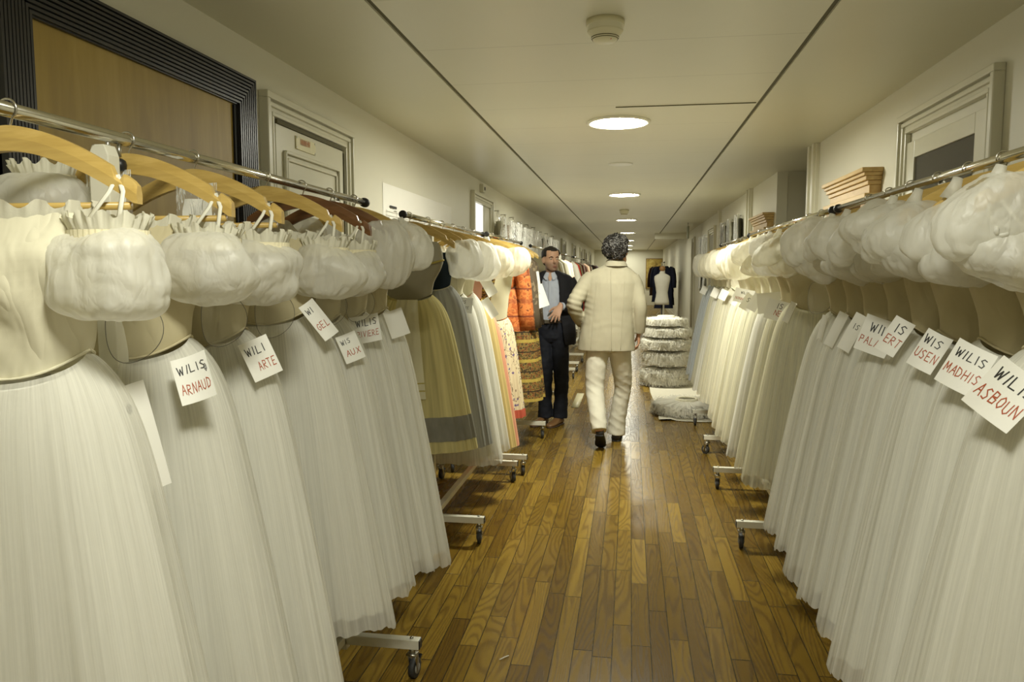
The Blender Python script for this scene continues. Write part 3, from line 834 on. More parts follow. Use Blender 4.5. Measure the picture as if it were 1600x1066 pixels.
def ceiling_fittings():
    ys = [(-4.26 + 4.655 * k) for k in range(1, 9)]
    names = {1: 'round white ceiling light above the first pair of racks, nearest visible', }
    for k, y in enumerate(ys):
        y = .385 + 4.655 * k if k < 8 else y
        lab = ['round recessed ceiling light overhead at the near end of the corridor', 'large round ceiling light nearest the camera, just past the dark panel gap', 'second round ceiling light from the camera, above the two men',
               'third round ceiling light from the camera, just past the small far smoke detector', 'fourth round ceiling light from the camera', 'fifth round ceiling light from the camera, beside the curly hair', 'sixth round ceiling light from the camera', 'farthest small round ceiling light before the end wall'][k]
        if y > 33.6: continue
        t = thing('ceiling_light', lab, 'ceiling light', (-.09, y, CH), 'round ceiling lights down the corridor')
        MB().lathe((-.09, y, CH), [(.178, -.004), (.18, -.014), (.196, -.017), (.205, -.010), (.206, .001)], 40, caps=False).build('rim', M['gloss_white'], t)
        MB().lathe((-.09, y, CH - .006), [(.0001, 0), (.179, 0)], 40, caps=False).build('diffuser', M['lamp_near' if k == 0 else ('lamp' if k < 3 else 'lamp_far')], t)
    for (y, lab) in ((3.04, 'cream smoke detector on the ceiling nearest the camera, with red dot'), (12.1, 'small far smoke detector on the ceiling between two lights')):
        t = thing('smoke_detector', lab, 'smoke detector', (-.11, y, CH), 'ceiling smoke detectors')
        x = -.11
        m = simple('detector_plastic_%d' % int(y), (.60, .56, .36), .4, 0, .4, .02)
        MB().lathe((x, y, CH), [(.074, .002), (.074, -.022), (.072, -.0235), (.070, -.0235), (.070, -.041)], 40).build('base', m, t)
        MB().lathe((x, y, CH), [(.068, -.040), (.068, -.043), (.066, -.046), (.054, -.062), (.053, -.0625), (.048, -.074), (.040, -.080), (.0001, -.081)], 40, caps=False).build('sensor_head', m, t)
        g = MB()
        for r, z in ((.0535, -.0655), (.0495, -.0715)): g.lathe((x, y, CH + z), [(r + .0006, -.0014), (r + .0006, .0014)], 40, caps=False)
        g.build('vent_slot', M['groove'], t)
        MB().ball((x + .022, y - .030, CH - .0775), (.006, .006, .003), 10, 6).build('indicator_light', simple('red_indicator_%d' % int(y), (.5, .06, .04), .3), t)
    tag(MB().lathe((-.10, 6.98, CH), [(.11, .0), (.108, -.006), (.10, -.008), (.0001, -.008)], 32, caps=False).build('ceiling_cover', M['gloss_white']), 'thin round blank cover plate on the ceiling between two lights', 'cover plate')
    t = thing('call_box', 'small cream box with a black dot high on the left wall above the window', 'sensor', (WL, 8.09, 2.30))
    MB().box((WL + .02, 8.06, 2.36), (.04, .12, .085)).build('housing', M['gloss_white'], t, False, bevel=.004)
    MB().box((WL + .043, 8.08, 2.36), (.008, .03, .035)).build('black_lens', M['black_plastic'], t, False, bevel=.002)
    t = thing('exit_sign', 'small hanging sign near the ceiling on the right side far down', 'sign', (1.0, 15.5, CH))
    MB().box((1.12, 15.5, CH - .19), (.03, .26, .24)).build('sign_panel', simple('dull_green_grey', (.20, .20, .12), .5), t, False, bevel=.004)
    MB().tube([(1.12, 15.5, CH), (1.12, 15.5, CH - .07)], .008, 8).build('bracket', M['steel'], t)

def wall_things():
    # printed schedule on the left wall
    t = thing('wall_poster', 'long white paper schedule with a small printed table taped to the left wall', 'poster', (WL, 5.7, 1.6))
    P = np.array([[[WL + .004 + .003 * math.sin(y * 3 + z * 2), y, z] for y in np.linspace(4.78, 6.69, 20)] for z in np.linspace(1.45, 2.05, 8)])
    MB().grid(P).build('sheet', M['paper'], t)
    pr = MB(); dk = MB(); rr = np.random.default_rng(5)
    X = WL + .0095
    dk.box((X, 4.98, 1.905), (.001, .14, .016))
    for k in range(11):
        z = 1.87 - k * .026
        pr.box((X, 5.3, z), (.0008, .95, .0022))
        y = 4.84
        while y < 5.75:
            l = rr.uniform(.03, .11)
            if rr.uniform() < .6: pr.box((X, y + l / 2, z + .012), (.0008, l, .006))
            y += l + rr.uniform(.03, .10)
    for y in (4.83, 5.05, 5.22, 5.45, 5.77): pr.box((X, y, 1.74), (.0008, .003, .28))
    pr.build('printed_table', M['ink_grey'], t, False)
    dk.build('printed_heading', M['ink'], t, False)
    # oak cabinets with a cornice, against the right wall
    for y0, y1, lab in ((4.58, 5.50, 'shallow oak cabinet with stepped cornice on the right wall, nearer one'), (7.85, 8.75, 'shallow oak cabinet with stepped cornice on the right wall, farther one')):
        t = thing('wall_cabinet', lab, 'cabinet', (WR, (y0 + y1) / 2, 0), 'oak cabinets on the right wall')
        c = MB()
        for o, z0, z1 in ((.0, 2.035, 2.06), (.014, 2.015, 2.035), (.026, 1.99, 2.015), (.040, 1.965, 1.99)):
            c.box(((1.285 + o + WR) / 2, (y0 + y1) / 2 , (z0 + z1) / 2), (WR - 1.285 - o, y1 - y0 - 2 * o * .6, z1 - z0))
        c.build('cornice', M['oak'], t, False, bevel=.004)
        MB().box(((1.335 + WR) / 2, (y0 + y1) / 2, 1.935), (WR - 1.335, y1 - y0 - .06, .06)).box(((1.30 + WR) / 2, (y0 + y1) / 2, 1.89), (WR - 1.30, y1 - y0 + .02, .05)).build('frieze', M['oak'], t, False, bevel=.003)
        for a in (y0 + .07, y1 - .07):
            MB().box(((1.32 + WR) / 2, a, .935), (WR - 1.32, .12, 1.87)).build('stile', M['oak_dark'], t, False, bevel=.003)
        MB().box(((1.35 + WR) / 2, (y0 + y1) / 2, .935), (WR - 1.35, y1 - y0 - .26, 1.87)).build('door_panel', M['oak_dark'], t, False)
# ------------------------------------------------------------------ racks with white gowns
def near_racks():
    GL = 'white tulle gowns on the near left rack'; GR = 'white tulle gowns on the near right rack'
    rack(XL, 1.36, 2.52, .93, 2.83, 'white rolling clothes rack nearest the camera on the left, with chrome rail', 'rolling clothes racks', seed=1)
    rack(XR, 1.12, 2.29, .92, 3.40, 'white rolling clothes rack nearest the camera on the right, hidden under gowns', 'rolling clothes racks', seed=2)
    W = 'WILIS'
    # ---- left: Y, depth factor, tag
    left = [
        (1.13, 1.05, dict(top=(XL + .162, 1.17, 1.275), w=.060, h=.20, roll=-.22, yaw=1.2, tilt=-.05, lines=[('2', 0, .10, .25, .3)]), 'long narrow tag', dict(wings=True, yaw=.05, crease=.012)),
        (1.43, 1.00, dict(top=(XL + .178, 1.335, 1.308), w=.068, h=.092, roll=-.33, yaw=.25, tilt=-.35, lines=[(W, 0, .21, .36, .12), ('2', 0, .19, .44, .86), ('ARNAUD', 1, .25, .80, .10)]), 'square black and red lettered tag', dict(wings=True, yaw=.03, farz=.13)) ,
        (1.665, .85, dict(top=(XL + .168, 1.60, 1.315), w=.068, h=.092, roll=-.36, yaw=.75, tilt=-.25, lines=[('WILI', 0, .23, .36, .14), ('ARTE', 1, .25, .78, .35)]), 'half-turned tag', dict(wings=True, yaw=-.03)) ,
        (2.02, .95, dict(top=(XL + .150, 1.935, 1.385), w=.045, h=.115, roll=-.62, yaw=.55, tilt=-.3, lines=[('WI', 0, .17, .28, .18), ('GEL', 1, .19, .72, .12)]), 'narrow slanting tag', dict(wings=True, yaw=.04)) ,
        (2.26, .80, dict(top=(XL + .160, 2.19, 1.280), w=.062, h=.088, roll=-.36, yaw=.5, tilt=-.3, lines=[('WIS', 0, .2, .34, .15), ('AUX', 1, .24, .78, .2)]), 'low overlapped tag', dict(wings=True, yaw=0)) ,
        (2.48, .80, dict(top=(XL + .145, 2.395, 1.325), w=.098, h=.092, roll=-.18, yaw=.25, tilt=-.3, lines=[(W, 0, .27, .38, .22), ('RIVIERE', 1, .24, .78, .20)]), 'wide red-lettered tag', dict(yaw=.02)) ,
        (2.71, .90, dict(top=(XL + .165, 2.64, 1.33), w=.070, h=.10, roll=-.30, yaw=.45, tilt=-.3, lines=[]), 'blank tag, last', dict(yaw=-.04)) ,
    ]
    for i, (y, dk, td, note, kw) in enumerate(left):
        style = 'frill' if i < 5 else ('double' if i == 6 else 'single')
        if i == 5: style = 'single'
        gown(XL, y, 21 + i, '%s white tulle gown from the camera, near left rack, %s' % (ORD[i], note), GL, 1, dk, style=style, tagd=td, z1=(.40, .40, .42, .45, .45, .43, .38)[i], zs=1.365 if i == 3 else 1.335,
             mats=('tulle', 'organza', 'bodice_l' if i < 1 else 'bodice'), puffk=1.0 if i < 5 else 1.05, **kw)
        hanger(XL, y, '%s hanger holding the %s gown on the near left rack' % ('dark brown wooden' if i in (4, 5) else 'pale wooden', ORD[i]), 'wooden hangers on the near left rack', kw.get('yaw', 0), dark=i in (4, 5), bar=i < 3)
    # spare dark hanger behind
    # ---- clear pouches with folded paper on the first two visible hangers
    for (y, x, lab) in ((1.43, XL - .03, 'clear plastic pouch of folded white papers hung beside the near left post'), (1.665, XL + .02, 'clear plastic pouch of white papers hung on the third hanger of the near left rack')):
        t = thing('plastic_pouch', lab, 'pouch', (x, y - .02, 1.55), 'plastic pouches on the near left rack')
        h = .19 if y < 1.5 else .13
        rr = np.random.default_rng(int(y * 100))
        P = np.array([[[x + u * .052 + .004 * math.sin(7 * v + u * 2), y - .022 + .006 * math.sin(5 * u + 6 * v) , 1.675 - v * h] for u in np.linspace(-1, 1, 10)] for v in np.linspace(0, 1, 12)])
        MB().grid(P).build('pouch', M['film'], t)
        P = np.array([[[x + u * .036 + .002 * math.sin(9 * v), y - .017 + .005 * math.sin(4 * u + 5 * v), 1.655 - v * (h - .03) - .0] for u in np.linspace(-1, 1, 8)] for v in np.linspace(.15, 1, 10)])
        MB().grid(P).build('folded_paper', M['paper'], t)
    # ---- right
    right = [
        (1.555, .85, dict(top=(XR - .158, 1.475, 1.290), w=.092, h=.108, roll=.66, yaw=-.35, tilt=-.30, lines=[(W, 0, .25, .38, .12), ('ASBOUN', 1, .26, .76, .06)]), 'nearest tilted tag'),
        (1.760, .80, dict(top=(XR - .155, 1.675, 1.315), w=.078, h=.100, roll=.48, yaw=-.30, tilt=-.30, lines=[(W, 0, .22, .36, .10), ('MADHIS', 1, .24, .74, .06)]), 'red letters ending HIS'),
        (1.965, .80, dict(top=(XR - .148, 1.885, 1.325), w=.058, h=.095, roll=.48, yaw=-.40, tilt=-.30, lines=[('WIS', 0, .25, .36, .10), ('USEN', 1, .27, .74, .06)]), 'red letters ending SEN'),
        (2.150, .75, dict(top=(XR - .160, 2.075, 1.345), w=.052, h=.098, roll=.50, yaw=-.5, tilt=-.25, lines=[('IS', 0, .28, .40, .30), ('ERT', 1, .26, .74, .16)]), 'narrow tag reading IS'),
        (2.345, .80, dict(top=(XR - .150, 2.265, 1.335), w=.100, h=.105, roll=.33, yaw=-.3, tilt=-.25, lines=[('WILI', 0, .28, .42, .22), ('PALACIO', 1, .23, .78, .06)]), 'wide faint tag'),
        (2.560, .80, dict(top=(XR - .145, 2.49, 1.335), w=.045, h=.125, roll=.42, yaw=-.85, tilt=-.2, lines=[('IS', 0, .16, .4, .3)]), 'strip tag'),
        (2.760, .80, dict(top=(XR - .145, 2.69, 1.33), w=.040, h=.125, roll=.38, yaw=-.95, tilt=-.2, lines=[]), 'edge-on strip tag'),
        (2.975, .90, dict(top=(XR - .15, 2.91, 1.31), w=.03, h=.10, roll=.25, yaw=-1.1, tilt=-.1, lines=[]), 'last'),
    ]
    for i, (y, dk, td, note) in enumerate(right):
        gown(XR, y, 61 + i, '%s white tulle gown from the camera, near right rack, %s' % (ORD[i], note), GR, -1, dk, style='double', tagd=td, zs=1.325, wk=.98, z1=.48 - .015 * (i % 3), yaw=(-.03, .05, -.02, .04, 0, -.05, .03, -.02)[i], wings=i == 7, puffk=1.08 if i < 3 else 1.0)
        hanger(XR, y, 'pale wooden hanger of the %s gown on the near right rack' % ORD[i], 'wooden hangers on the near right rack', bar=False)

def middle_racks():
    rack(XR, 4.04, 5.16, 3.49, 5.82, 'second white rolling clothes rack from the camera on the right side', 'rolling clothes racks', seed=4)
    rack(XR + .03, 6.17, 7.32, 5.92, 7.85, 'third white rolling clothes rack from the camera on the right side', 'rolling clothes racks', seed=5)
    G = 'white tulle gowns on the second right rack'
    tg = lambda y, w, h, roll, yaw, lines, z=1.33, dx=.14: dict(top=(XR - dx, y - .075, z), w=w, h=h, roll=roll, yaw=yaw, tilt=-.2, lines=lines)
    notes = [(3.68, tg(3.68, .035, .10, .38, -.9, [], 1.33, .12), 'thin strip tag', 'bodice'),
             (3.92, tg(3.92, .105, .10, .25, -.25, [('IS', 0, .3, .4, .45), ('NET', 1, .3, .75, .4)], 1.33), 'tag reading NET', 'bodice'),
             (4.24, tg(4.24, .12, .11, -.10, -.2, [], 1.36), 'big tilted blank tag', 'bodice_l'),
             (4.50, tg(4.50, .06, .10, .5, -.5, [], 1.34), 'small plain tag', 'bodice_l'),
             (4.76, tg(4.76, .07, .10, .5, -.4, [('SS', 0, .3, .5, .3)], 1.33), 'square white tag', 'bodice_l'),
             (5.02, tg(5.02, .13, .09, .2, -.2, [('WILIS', 0, .2, .35, .3), ('NINNAN', 1, .22, .8, .1)], 1.36), 'broad tag', 'bodice_l'),
             (5.34, tg(5.34, .05, .09, .5, -.4, [], 1.33), 'tiny tag, last', 'bodice_l')]
    for i, (y, td, note, bm) in enumerate(notes):
        gown(XR, y, 101 + i, '%s ivory tulle gown from the camera, second right rack, %s' % (ORD[i], note), G, -1, .9, style='double' if i < 4 else 'single', tagd=td, zs=1.33, wk=.92, z1=.47, near=i < 2, mats=('tulle_warm' if i != 2 else 'tulle', 'organza_warm' if i != 1 else 'organza', bm), puffk=.95 + .06 * (i % 3))
        hanger(XR, y, 'pale wooden hanger of the %s gown on the second right rack' % ORD[i], 'wooden hangers on the second right rack', bar=False, detail=False)
    G = 'tulle gowns on the third right rack'
    for i, (y, mt) in enumerate(((6.05, 'tulle_warm'), (6.34, 'tulle_warm'), (6.62, 'tulle'), (6.95, 'tulle_warm'), (7.28, 'tulle_blue'), (7.60, 'tulle_blue'))):
        col = 'pale blue' if mt == 'tulle_blue' else 'ivory'
        gown(XR + .03, y, 131 + i, '%s tulle gown from the camera on the third right rack, %s in colour' % (ORD[i], col), G, -1, 1.0, style='single', zs=1.35, wk=.95, z1=.46, near=False, mats=(mt, 'organza_warm' if i < 4 else 'organza', 'bodice_l'), puffk=1.05,
             tagd=tg(y, .06, .08, .4, -.4, [], 1.33) if i in (0, 2, 5) else None)
        hanger(XR + .03, y, 'pale wooden hanger of the %s gown on the third right rack' % ORD[i], 'wooden hangers on the third right rack', bar=False, detail=False)
# ------------------------------------------------------------------ coloured costumes and far racks
M['olive'] = cloth('grey_olive_wool', (.30, .275, .19), 300, .3)
M['collar_grey'] = cloth('grey_taffeta', (.36, .34, .26), 300, .15, .5)
M['gold_edge'] = cloth('gold_braid', (.40, .33, .08), 500, .3, .6)
M['yellow'] = tulle('yellow_silk', (.80, .71, .34), 1, 1, 26, .25, .8, .55)  # dark streaks paint the shade between the gathers into the silk
M['pale_apron'] = cloth('pale_apron_cloth', (.66, .62, .42), 400, .2, .8, .15)
M['greyband'] = tulle('grey_silk_band', (.26, .25, .20), 1, 1, 24, .1, .8, .75)
M['greysilk'] = tulle('grey_silk', (.46, .46, .41), 1, 1, 26, .2, .8, .5)  # fold shade put into the colour as dark streaks
M['navy'] = cloth('navy_velvet', (.012, .022, .035), 400, .2, .8)
M['pink'] = cloth('dusty_pink_cloth', (.55, .30, .22), 400, .2)
M['goldskirt'] = tulle('gold_silk', (.84, .66, .28), 1, 1, 26, .25, .8, .72)
M['coral'] = tulle('coral_silk', (.85, .42, .27), 1, 1, 26, .25, .8, .8)
M['orange'] = pattern('orange_embroidered', [(.50, .14, .03), (.40, .10, .022), (.56, .18, .045), (.16, .04, .014)], 26, .21, (.20, .05, .02), False)
M['tier'] = pattern('tiered_brown_green', [(.10, .035, .018), (.16, .12, .02), (.055, .03, .018), (.26, .19, .05), (.22, .06, .02), (.07, .07, .02)], 38, .16)
M['tier2'] = pattern('brown_gold_weave', [(.13, .05, .03), (.06, .025, .015), (.28, .16, .05), (.09, .03, .02)], 46, .055)
M['floral'] = floral('cream_floral', (.66, .56, .36), (.16, .11, .22), (.20, .13, .08), 28, .26)
M['camo'] = pattern('brown_camouflage_silk', [(.22, .17, .10), (.10, .075, .045), (.30, .24, .15)], 12)
M['redtrim'] = cloth('red_trim', (.45, .09, .05))

def costume(X, Y, seed, label, group, top, skirt_m, hem, aisle=1, dk=1.0, wk=1.0, sleeve=None, sm=None, band=None, zs=1.36, tags=None, apron=False, collar=False, amp=1.0, w0=.12, long_sleeve=None, sw=1.0, cat='costume', zt=1.57, name='stage_costume', piece='skirt'):
    t = thing(name, label, cat, (X, Y, hem), group)
    sk = skirt_grid(X, Y, seed, zs, hem, dk, wk, 170, 26, amp, .03, w0, jag=.25)
    so = MB().grid(sk, True).build(piece, M[skirt_m], t)
    if band:
        for (z0, z1, bm) in band:
            a = skirt_grid(X, Y, seed, zs, hem, dk, wk, 170, 26, amp, .03, w0, jag=.25)
            Zc = a[..., 2]
            rows = []
            for z in np.linspace(z1, z0, 5):
                row = np.empty((170, 3))
                for j in range(170):
                    zz = Zc[::-1, j]
                    row[j] = [np.interp(z, zz, a[::-1, j, 0]), np.interp(z, zz, a[::-1, j, 1]), z]
                d = row[:, :2] - np.array([X, Y]); row[:, :2] += d / np.linalg.norm(d, axis=1, keepdims=True) * .004
                rows.append(row)
            MB().grid(np.array(rows), True).build('hem_band', M[bm], so)
    bd = bodice_grid(X, Y, seed, zs + .004, zt, .03, w=(w0 - .002, w0 + .006, .146, .165, .160), n=40, m=12, crease=.005)
    MB().grid(bd, True).build('bodice', M[top], t)
    if sleeve:
        for s in ((aisle, -aisle)):
            MB().grid(puff_grid((X + s * .19, Y - .01, 1.54), (.10, .09, .10), seed * 5 + s, 15, .13, .6), True).build('sleeve', M[sm], t)
    if long_sleeve:
        for s in (aisle, -aisle):
            pts = [(X + s * .15 * sw, Y, 1.585), (X + s * .205 * sw, Y, 1.53), (X + s * .24 * sw, Y - .02, 1.36), (X + s * .255 * sw, Y - .03, 1.16), (X + s * .265 * sw, Y - .03, 1.02)]
            P = MB().tube(pts, [(.04, .05), (.06, .065), (.055, .06), (.06, .065), (.068, .07)], 20, ref=(1, 0, 0))
            P.v[0] = P.v[0] + (vnoise(P.v[0], (14, 14, 7), seed, 2) * .008)[:, None]
            P.build('sleeve', M[long_sleeve], t)
    if collar:
        rows = []
        for k, (o, z) in enumerate(((0.0, 1.612), (.012, 1.600), (.026, 1.562), (.030, 1.525))):
            th = np.linspace(PI * 1.02, PI * 1.98, 30)
            rows.append(np.stack([X + .02 + (.12 + o) * np.cos(th) * 1.05, Y - .03 + (.05 + o * .35) * np.sin(th), z - .028 * np.abs(np.sin(th)) ** 2 * (k > 0)], -1))
        co = MB().grid(np.array(rows)).build('square_collar', M['collar_grey'], t)
        MB().tube(rows[-1], .005, 6).build('gold_edging', M['gold_edge'], co)
        tg_ = name_tag(t, (X + .075, Y - .092, 1.588), .12, .066, .15, .25, -.25, [('aurp', 0, .55, .62, .10)], seed, mat='paper')
    if apron:
        P = []
        for v in np.linspace(0, 1, 14):
            z = zs - .02 - v * .46
            wv = .05 + .05 * v
            i = np.argmin(np.abs(sk[:, 0, 2] - z))
            dd = np.abs(sk[i, :, 1] - Y).max()
            P.append([[X + .02 + u * wv, Y - dd * math.sqrt(max(0, 1 - (.5 * u) ** 2)) - .022 - .004 * math.sin(9 * u + 4 * v), z] for u in np.linspace(-1, 1, 18)])
        P = np.array(P)
        ap = MB().grid(P).build('apron', M['pale_apron'], t)
        st = MB()
        for z in (.66, .70): pass
        for i in (11, 12):
            q = P[i] + np.array([0, -.0015, 0])
            st.grid(np.stack([q, q + np.array([0, 0, .006])]))
        st.build('apron_stripe', M['gold_edge'], ap)
    if tags:
        for td in tags: name_tag(t, **td, seed=seed)
    return t

def jacket(X, Y, seed, label, group, mat, hem=.85, aisle=1, name='jacket_costume', cat='costume', lo=True):
    """long-sleeved coat on a hanger, seen end-on along the rail"""
    t = thing(name, label, cat, (X, Y, hem), group)
    r = np.random.default_rng(seed)
    th = np.linspace(0, 2 * PI, 40, endpoint=False); rows = []
    for s in np.linspace(0, 1, 9):
        z = 1.635 + (hem - 1.635) * s
        w = .07 + .14 * min(1, s * 6) ** .7 + .03 * s
        d = .035 + .03 * min(1, s * 5) + .02 * s
        f = 1 + .12 * s * np.sin(9 * th + r.uniform(0, 6))
        rows.append(np.stack([X + w * np.cos(th) * f, Y + d * np.sin(th) * f, np.full(40, z)], -1))
    MB().grid(np.array(rows), True, 0, True).build('coat_body', mat, t)
    for s in (aisle, -aisle):
        pts = [(X + s * .15, Y, 1.60), (X + s * .21, Y, 1.55), (X + s * .25, Y, 1.38), (X + s * .27, Y - .01, 1.20), (X + s * .265, Y - .02, max(hem + .05, 1.02))]
        q = MB().tube(pts, [(.035, .05), (.055, .055), (.052, .052), (.046, .046), (.045, .045)], 14, ref=(1, 0, 0))
        q.v[0] = q.v[0] + (vnoise(q.v[0], (12, 12, 8), seed, 2) * .010)[:, None]
        q.build('sleeve', mat, t)
    return t

def costume_racks():
    rack(-1.05, 3.89, 5.11, 3.43, 5.35, 'second white rolling clothes rack from the camera on the left, with coloured costumes', 'rolling clothes racks', seed=6)
    rack(-1.01, 5.30, 6.53, 5.30, 7.0, 'third white rolling clothes rack from the camera on the left, beside the dark-suited man', 'rolling clothes racks', seed=7)
    G = 'costumes on the second left rack'; X = -1.05
    tg = lambda y, w, h, roll, yaw, lines, z=1.33, dx=.14, tilt=-.2: dict(top=(X + dx, y - .085, z), w=w, h=h, roll=roll, yaw=yaw, tilt=tilt, lines=lines)
    costume(X, 3.52, 201, 'yellow skirted peasant costume with grey square collar and grey hem band', G, 'olive', 'yellow', .62, 1, 1.25, 1.06, band=[(.675, .79, 'greyband')], collar=True, apron=True, amp=1.7, w0=.112)
    costume(X, 3.86, 202, 'navy velvet bodice costume with grey silk skirt and white puff sleeves', G, 'navy', 'greysilk', .56, 1, 1.1, 1.0, sleeve=True, sm='organza', zs=1.40, amp=1.5)
    for i, (y, note) in enumerate(((4.16, 'behind the grey skirt'), (4.42, 'next to the pink bodice'))):
        gown(X, y, 211 + i, '%s white tulle gown on the second left rack, %s' % (('nearer', 'farther')[i], note), G, 1, 1.0, style='single', zs=1.35, z1=.40, near=False, mats=('tulle', 'organza', 'bodice_l'), wk=.95,
             tagd=tg(y, .11, .085, .1, .2, [('WILIS', 0, .24, .4, .15), ('NETTE', 0, .2, .75, .3)], 1.33) if i == 0 else None)
    costume(X, 4.70, 203, 'dusty pink bodice costume with gold yellow skirt', G, 'pink', 'goldskirt', .36, 1, 1.0, .95, sleeve=True, sm='organza_warm', zs=1.30, tags=[tg(4.70, .07, .12, -.5, .6, [], 1.43, .15), tg(4.70, .06, .13, -.55, .6, [], 1.30, .15)])
    costume(X, 4.98, 204, 'brown woven bodice costume with coral pink skirt', G, 'tier2', 'coral', .30, 1, 1.0, .88, sleeve=True, sm='organza_warm', zs=1.20)
    G = 'costumes on the third left rack'; X = -1.0
    costume(X, 5.42, 205, 'cream costume with purple floral embroidered skirt and red edge', G, 'pale_apron', 'floral', .42, 1, 1.0, .62, sleeve=True, sm='organza_warm', zs=1.14, band=[(.41, .47, 'redtrim')])
    costume(X, 5.78, 206, 'bright orange embroidered long-sleeved robe', G, 'orange', 'orange', 1.02, 1, 1.2, .6, long_sleeve='orange', zs=1.36, w0=.135, piece='robe', sw=.80)
    costume(X, 6.10, 207, 'tiered brown and green patterned costume with gold bands, nearer one', G, 'camo', 'tier', .42, 1, 1.2, .66, long_sleeve='camo', zs=1.36, w0=.145, sw=.85)
    costume(X, 6.42, 208, 'tiered brown and green patterned costume with gold bands, beside the suited man', G, 'camo', 'tier', .40, 1, 1.2, .62, zs=1.36, w0=.14, long_sleeve='camo', sw=.80,
            tags=[dict(top=(X + .205, 6.24, 1.47), w=.085, h=.15, roll=-.12, yaw=.3, tilt=-.15, lines=[('IS', 0, .14, .3, .3), ('NL', 0, .12, .6, .2)]), dict(top=(X + .235, 6.22, 1.36), w=.09, h=.19, roll=-.33, yaw=.3, tilt=-.15, lines=[('UL', 0, .10, .2, .3), ('EL', 0, .10, .4, .3)])])
    for i, y in enumerate((3.52, 3.86, 4.16, 4.42, 4.70, 4.98)):
        hanger(-1.05, y, 'pale wooden hanger of the %s costume on the second left rack' % ORD[i], 'wooden hangers on the second left rack', bar=False, detail=i < 2)
    for i, y in enumerate((5.42, 5.78, 6.10, 6.42)):
        hanger(-1.0, y, 'pale wooden hanger of the %s costume on the third left rack' % ORD[i], 'wooden hangers on the third left rack', bar=False, detail=False)
    # racks beyond the dark-suited man
    X = -1.02
    cols = {}
    def cm(n, c):
        if n not in cols: cols[n] = cloth('coat_' + n, c)
        return cols[n]
    cream, white, dred, brown, black, red, pinkc, navy, khaki = [cm(*a) for a in (('cream', (.40, .36, .24)), ('white', (.52, .50, .41)), ('dark_red', (.12, .018, .014)), ('brown', (.05, .025, .014)), ('black', (.014, .013, .014)), ('red', (.42, .045, .025)), ('pink', (.62, .40, .28)), ('navy', (.020, .024, .05)), ('khaki', (.28, .24, .13)))]
    sets = [
        (7.75, 8.2, 10.3, 10.6, 'fourth', [(7.95, cream, 'cream'), (8.25, khaki, 'khaki'), (8.6, white, 'white'), (9.0, cream, 'buff'), (9.45, white, 'chalk white'), (9.9, pinkc, 'pale pink')]),
        (10.95, 11.05, 12.2, 13.3, 'fifth', [(11.15, white, 'off-white'), (11.35, red, 'red'), (11.6, dred, 'dark red'), (11.85, khaki, 'khaki'), (12.1, brown, 'dark brown'), (12.35, dred, 'maroon'), (12.6, white, 'pale'), (12.85, red, 'scarlet'), (13.1, black, 'black')]),
        (13.75, 13.9, 15.2, 16.0, 'sixth', [(14.0, pinkc, 'pale pink'), (14.35, cream, 'cream'), (14.75, brown, 'brown'), (15.2, cream, 'buff'), (15.7, black, 'black')]),
        (16.7, 17.0, 18.5, 19.2, 'seventh', [(17.1, brown, 'brown'), (17.6, black, 'black'), (18.2, dred, 'dark red'), (18.8, navy, 'navy')]),
    ]
    for a, y0, y1, b, nm, items in sets:
        rack(X, y0, y1, a, b, '%s white rolling clothes rack from the camera on the left side' % nm, 'rolling clothes racks', seed=int(a * 10))
        for i, (y, m, cn) in enumerate(items):
            jacket(X, y, int(y * 100), '%s hanging costume, %s from the camera on the %s left rack' % (cn, ORD[i], nm), 'costumes on the %s left rack' % nm, m, hem=.62 + .1 * ((i * 7) % 3))
    # far right rack of dark uniforms, seen end-on
    X = .93
    rack(X, 21.5, 23.0, 21.4, 23.4, 'white rolling clothes rack of dark uniforms far down on the right', 'rolling clothes racks', seed=9)
    for i, (y, m, cn, dx) in enumerate(((21.6, navy, 'dark navy', 0), (21.85, black, 'black', .12), (22.1, navy, 'deep blue', -.15), (22.5, black, 'plain black', .2), (22.9, brown, 'brown', -.28))):
        jacket(X + dx * .4, y, 900 + i, '%s uniform coat, %s on the far right rack behind the dress form' % (cn, ORD[i]), 'uniforms on the far right rack', m, hem=.45 + .08 * i, aisle=-1)

